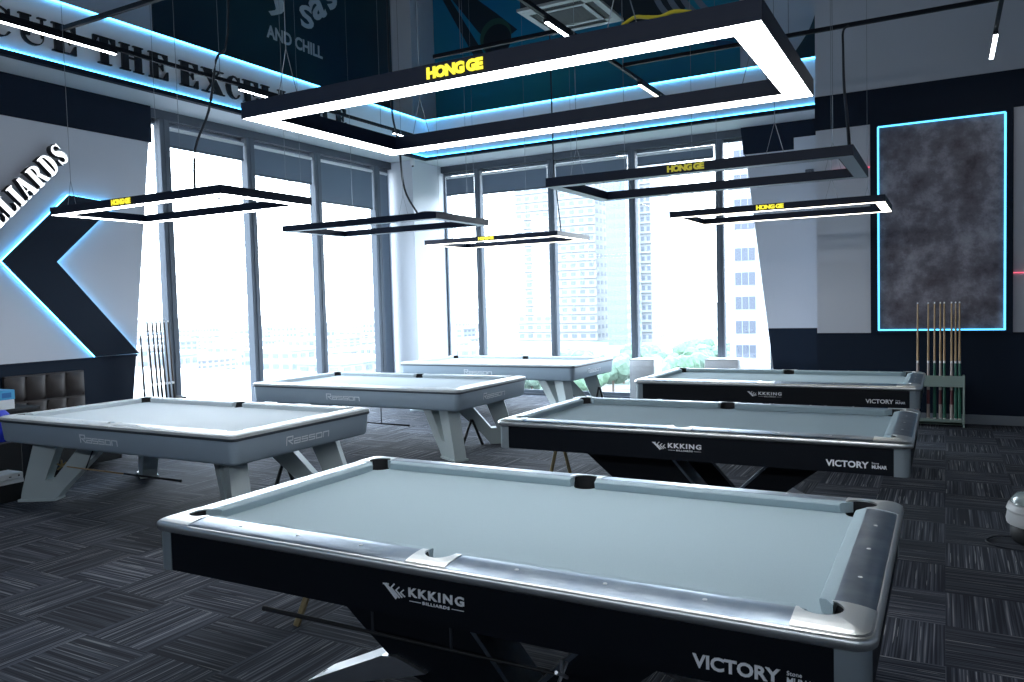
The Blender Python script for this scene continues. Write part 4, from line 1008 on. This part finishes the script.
b = NB(); box(b, -5.6, 8, 0, 14, 0, 60); obj('walls', b, M_BLD[0], ob)
for j in range(18):
    zz = 1.9+3.25*j
    b = NB(); box(b, -4.9, -2.1, -.1, .05, zz-.1, zz+1.8); f = obj('window', b, M_BLD[2], ob)
    for q in range(3): b = NB(); box(b, -4.8+.9*q, -4.0+.9*q, -.14, -.09, zz, zz+1.7); obj('pane', b, M_OWIN, f)
b = NB()
for j in range(18): box(b, -5.62, 2, -.16, 0, 1.3+3.25*j, 1.42+3.25*j)
obj('ledge', b, M_ROOF, ob)
# low houses of the city on the left and middle
HS = []
for _ in range(3000):
    if len(HS) >= 90: break
    ang = random.uniform(math.radians(31), math.radians(60)); dist = random.uniform(110, 520)
    x = -math.sin(ang)*dist; y = math.cos(ang)*dist
    if any(abs(x-a) < 15 and abs(y-c) < 15 for a, c in HS) or (-180 < x < -85 and 255 < y < 340) or (x > -100 and y < 280): continue
    HS.append((x, y))
    w = random.uniform(5, 12); d = random.uniform(6, 12); h = random.uniform(3, 8)
    building('house', 'small pale house in the hazy low city outside the windows', 'house', x-w/2, x+w/2, y-d/2, y+d/2, h, random.choice(M_BLD[:3]), 3, 3, 'low city houses outside', roof=random.choice([M_ROOF, M_BLD[3], M_BLD[1], M_ROOF]))
building('terrace_building', 'flat white neighbouring roof just outside the side windows', 'building', -60, -26, 12, 34, 12.4, M_BLD[0], 6, 3)
# trees along the avenue behind the end windows
M_LEAF = [mat('pale_foliage', (.06, .12, .075), .8, noise=(1.5, (.10, .17, .11), 4)), mat('grey_green_foliage', (.075, .125, .09), .8, noise=(1.5, (.11, .17, .13), 4))]
M_TRUNK = mat('tree_trunk', (.15, .12, .10), .9)
def tree(x, y, s, m):
    t = thing('tree', 'leafy green tree along the avenue outside the end windows', 'tree', (x, y, GZ), random.uniform(0, 6), 'trees along the avenue outside')
    b_ = NB(); tube(b_, [(0, 0, 0), (0, 0, 3*s)], .25*s, 6, .15*s); obj('trunk', b_, M_TRUNK, t)
    b_ = NB()
    for q in range(6):
        a = q*2.4; c = Vector((1.5*s*math.cos(a), 1.5*s*math.sin(a), (3.6+.5*(q % 3))*s))
        g = bmesh.ops.create_icosphere(b_, subdivisions=2, radius=random.uniform(1.3, 1.9)*s, matrix=Matrix.Translation(c))
        for v_ in g['verts']: v_.co += Vector((random.uniform(-1, 1), random.uniform(-1, 1), random.uniform(-1, 1)))*.22*s
    obj('crown', b_, m, t)
SP_ = []
for _ in range(1500):
    if len(SP_) >= 75: break
    t_ = random.random(); x = -62+46*t_+random.uniform(-22, 12); y = 100+random.uniform(-8, 45)+95*t_
    if all((x-a)**2+(y-c)**2 > 52 for a, c in SP_): SP_.append((x, y))
for x, y in SP_: tree(x, y, random.uniform(.8, 1.15), random.choice(M_LEAF))
b = NB(); prism(b, [(-70, 95), (-58, 88), (-14, 180), (-26, 190)], 'z', GZ, GZ+.06); struct(obj('ground_avenue', b, mat('pale_asphalt', (.27, .25, .25), .8)))
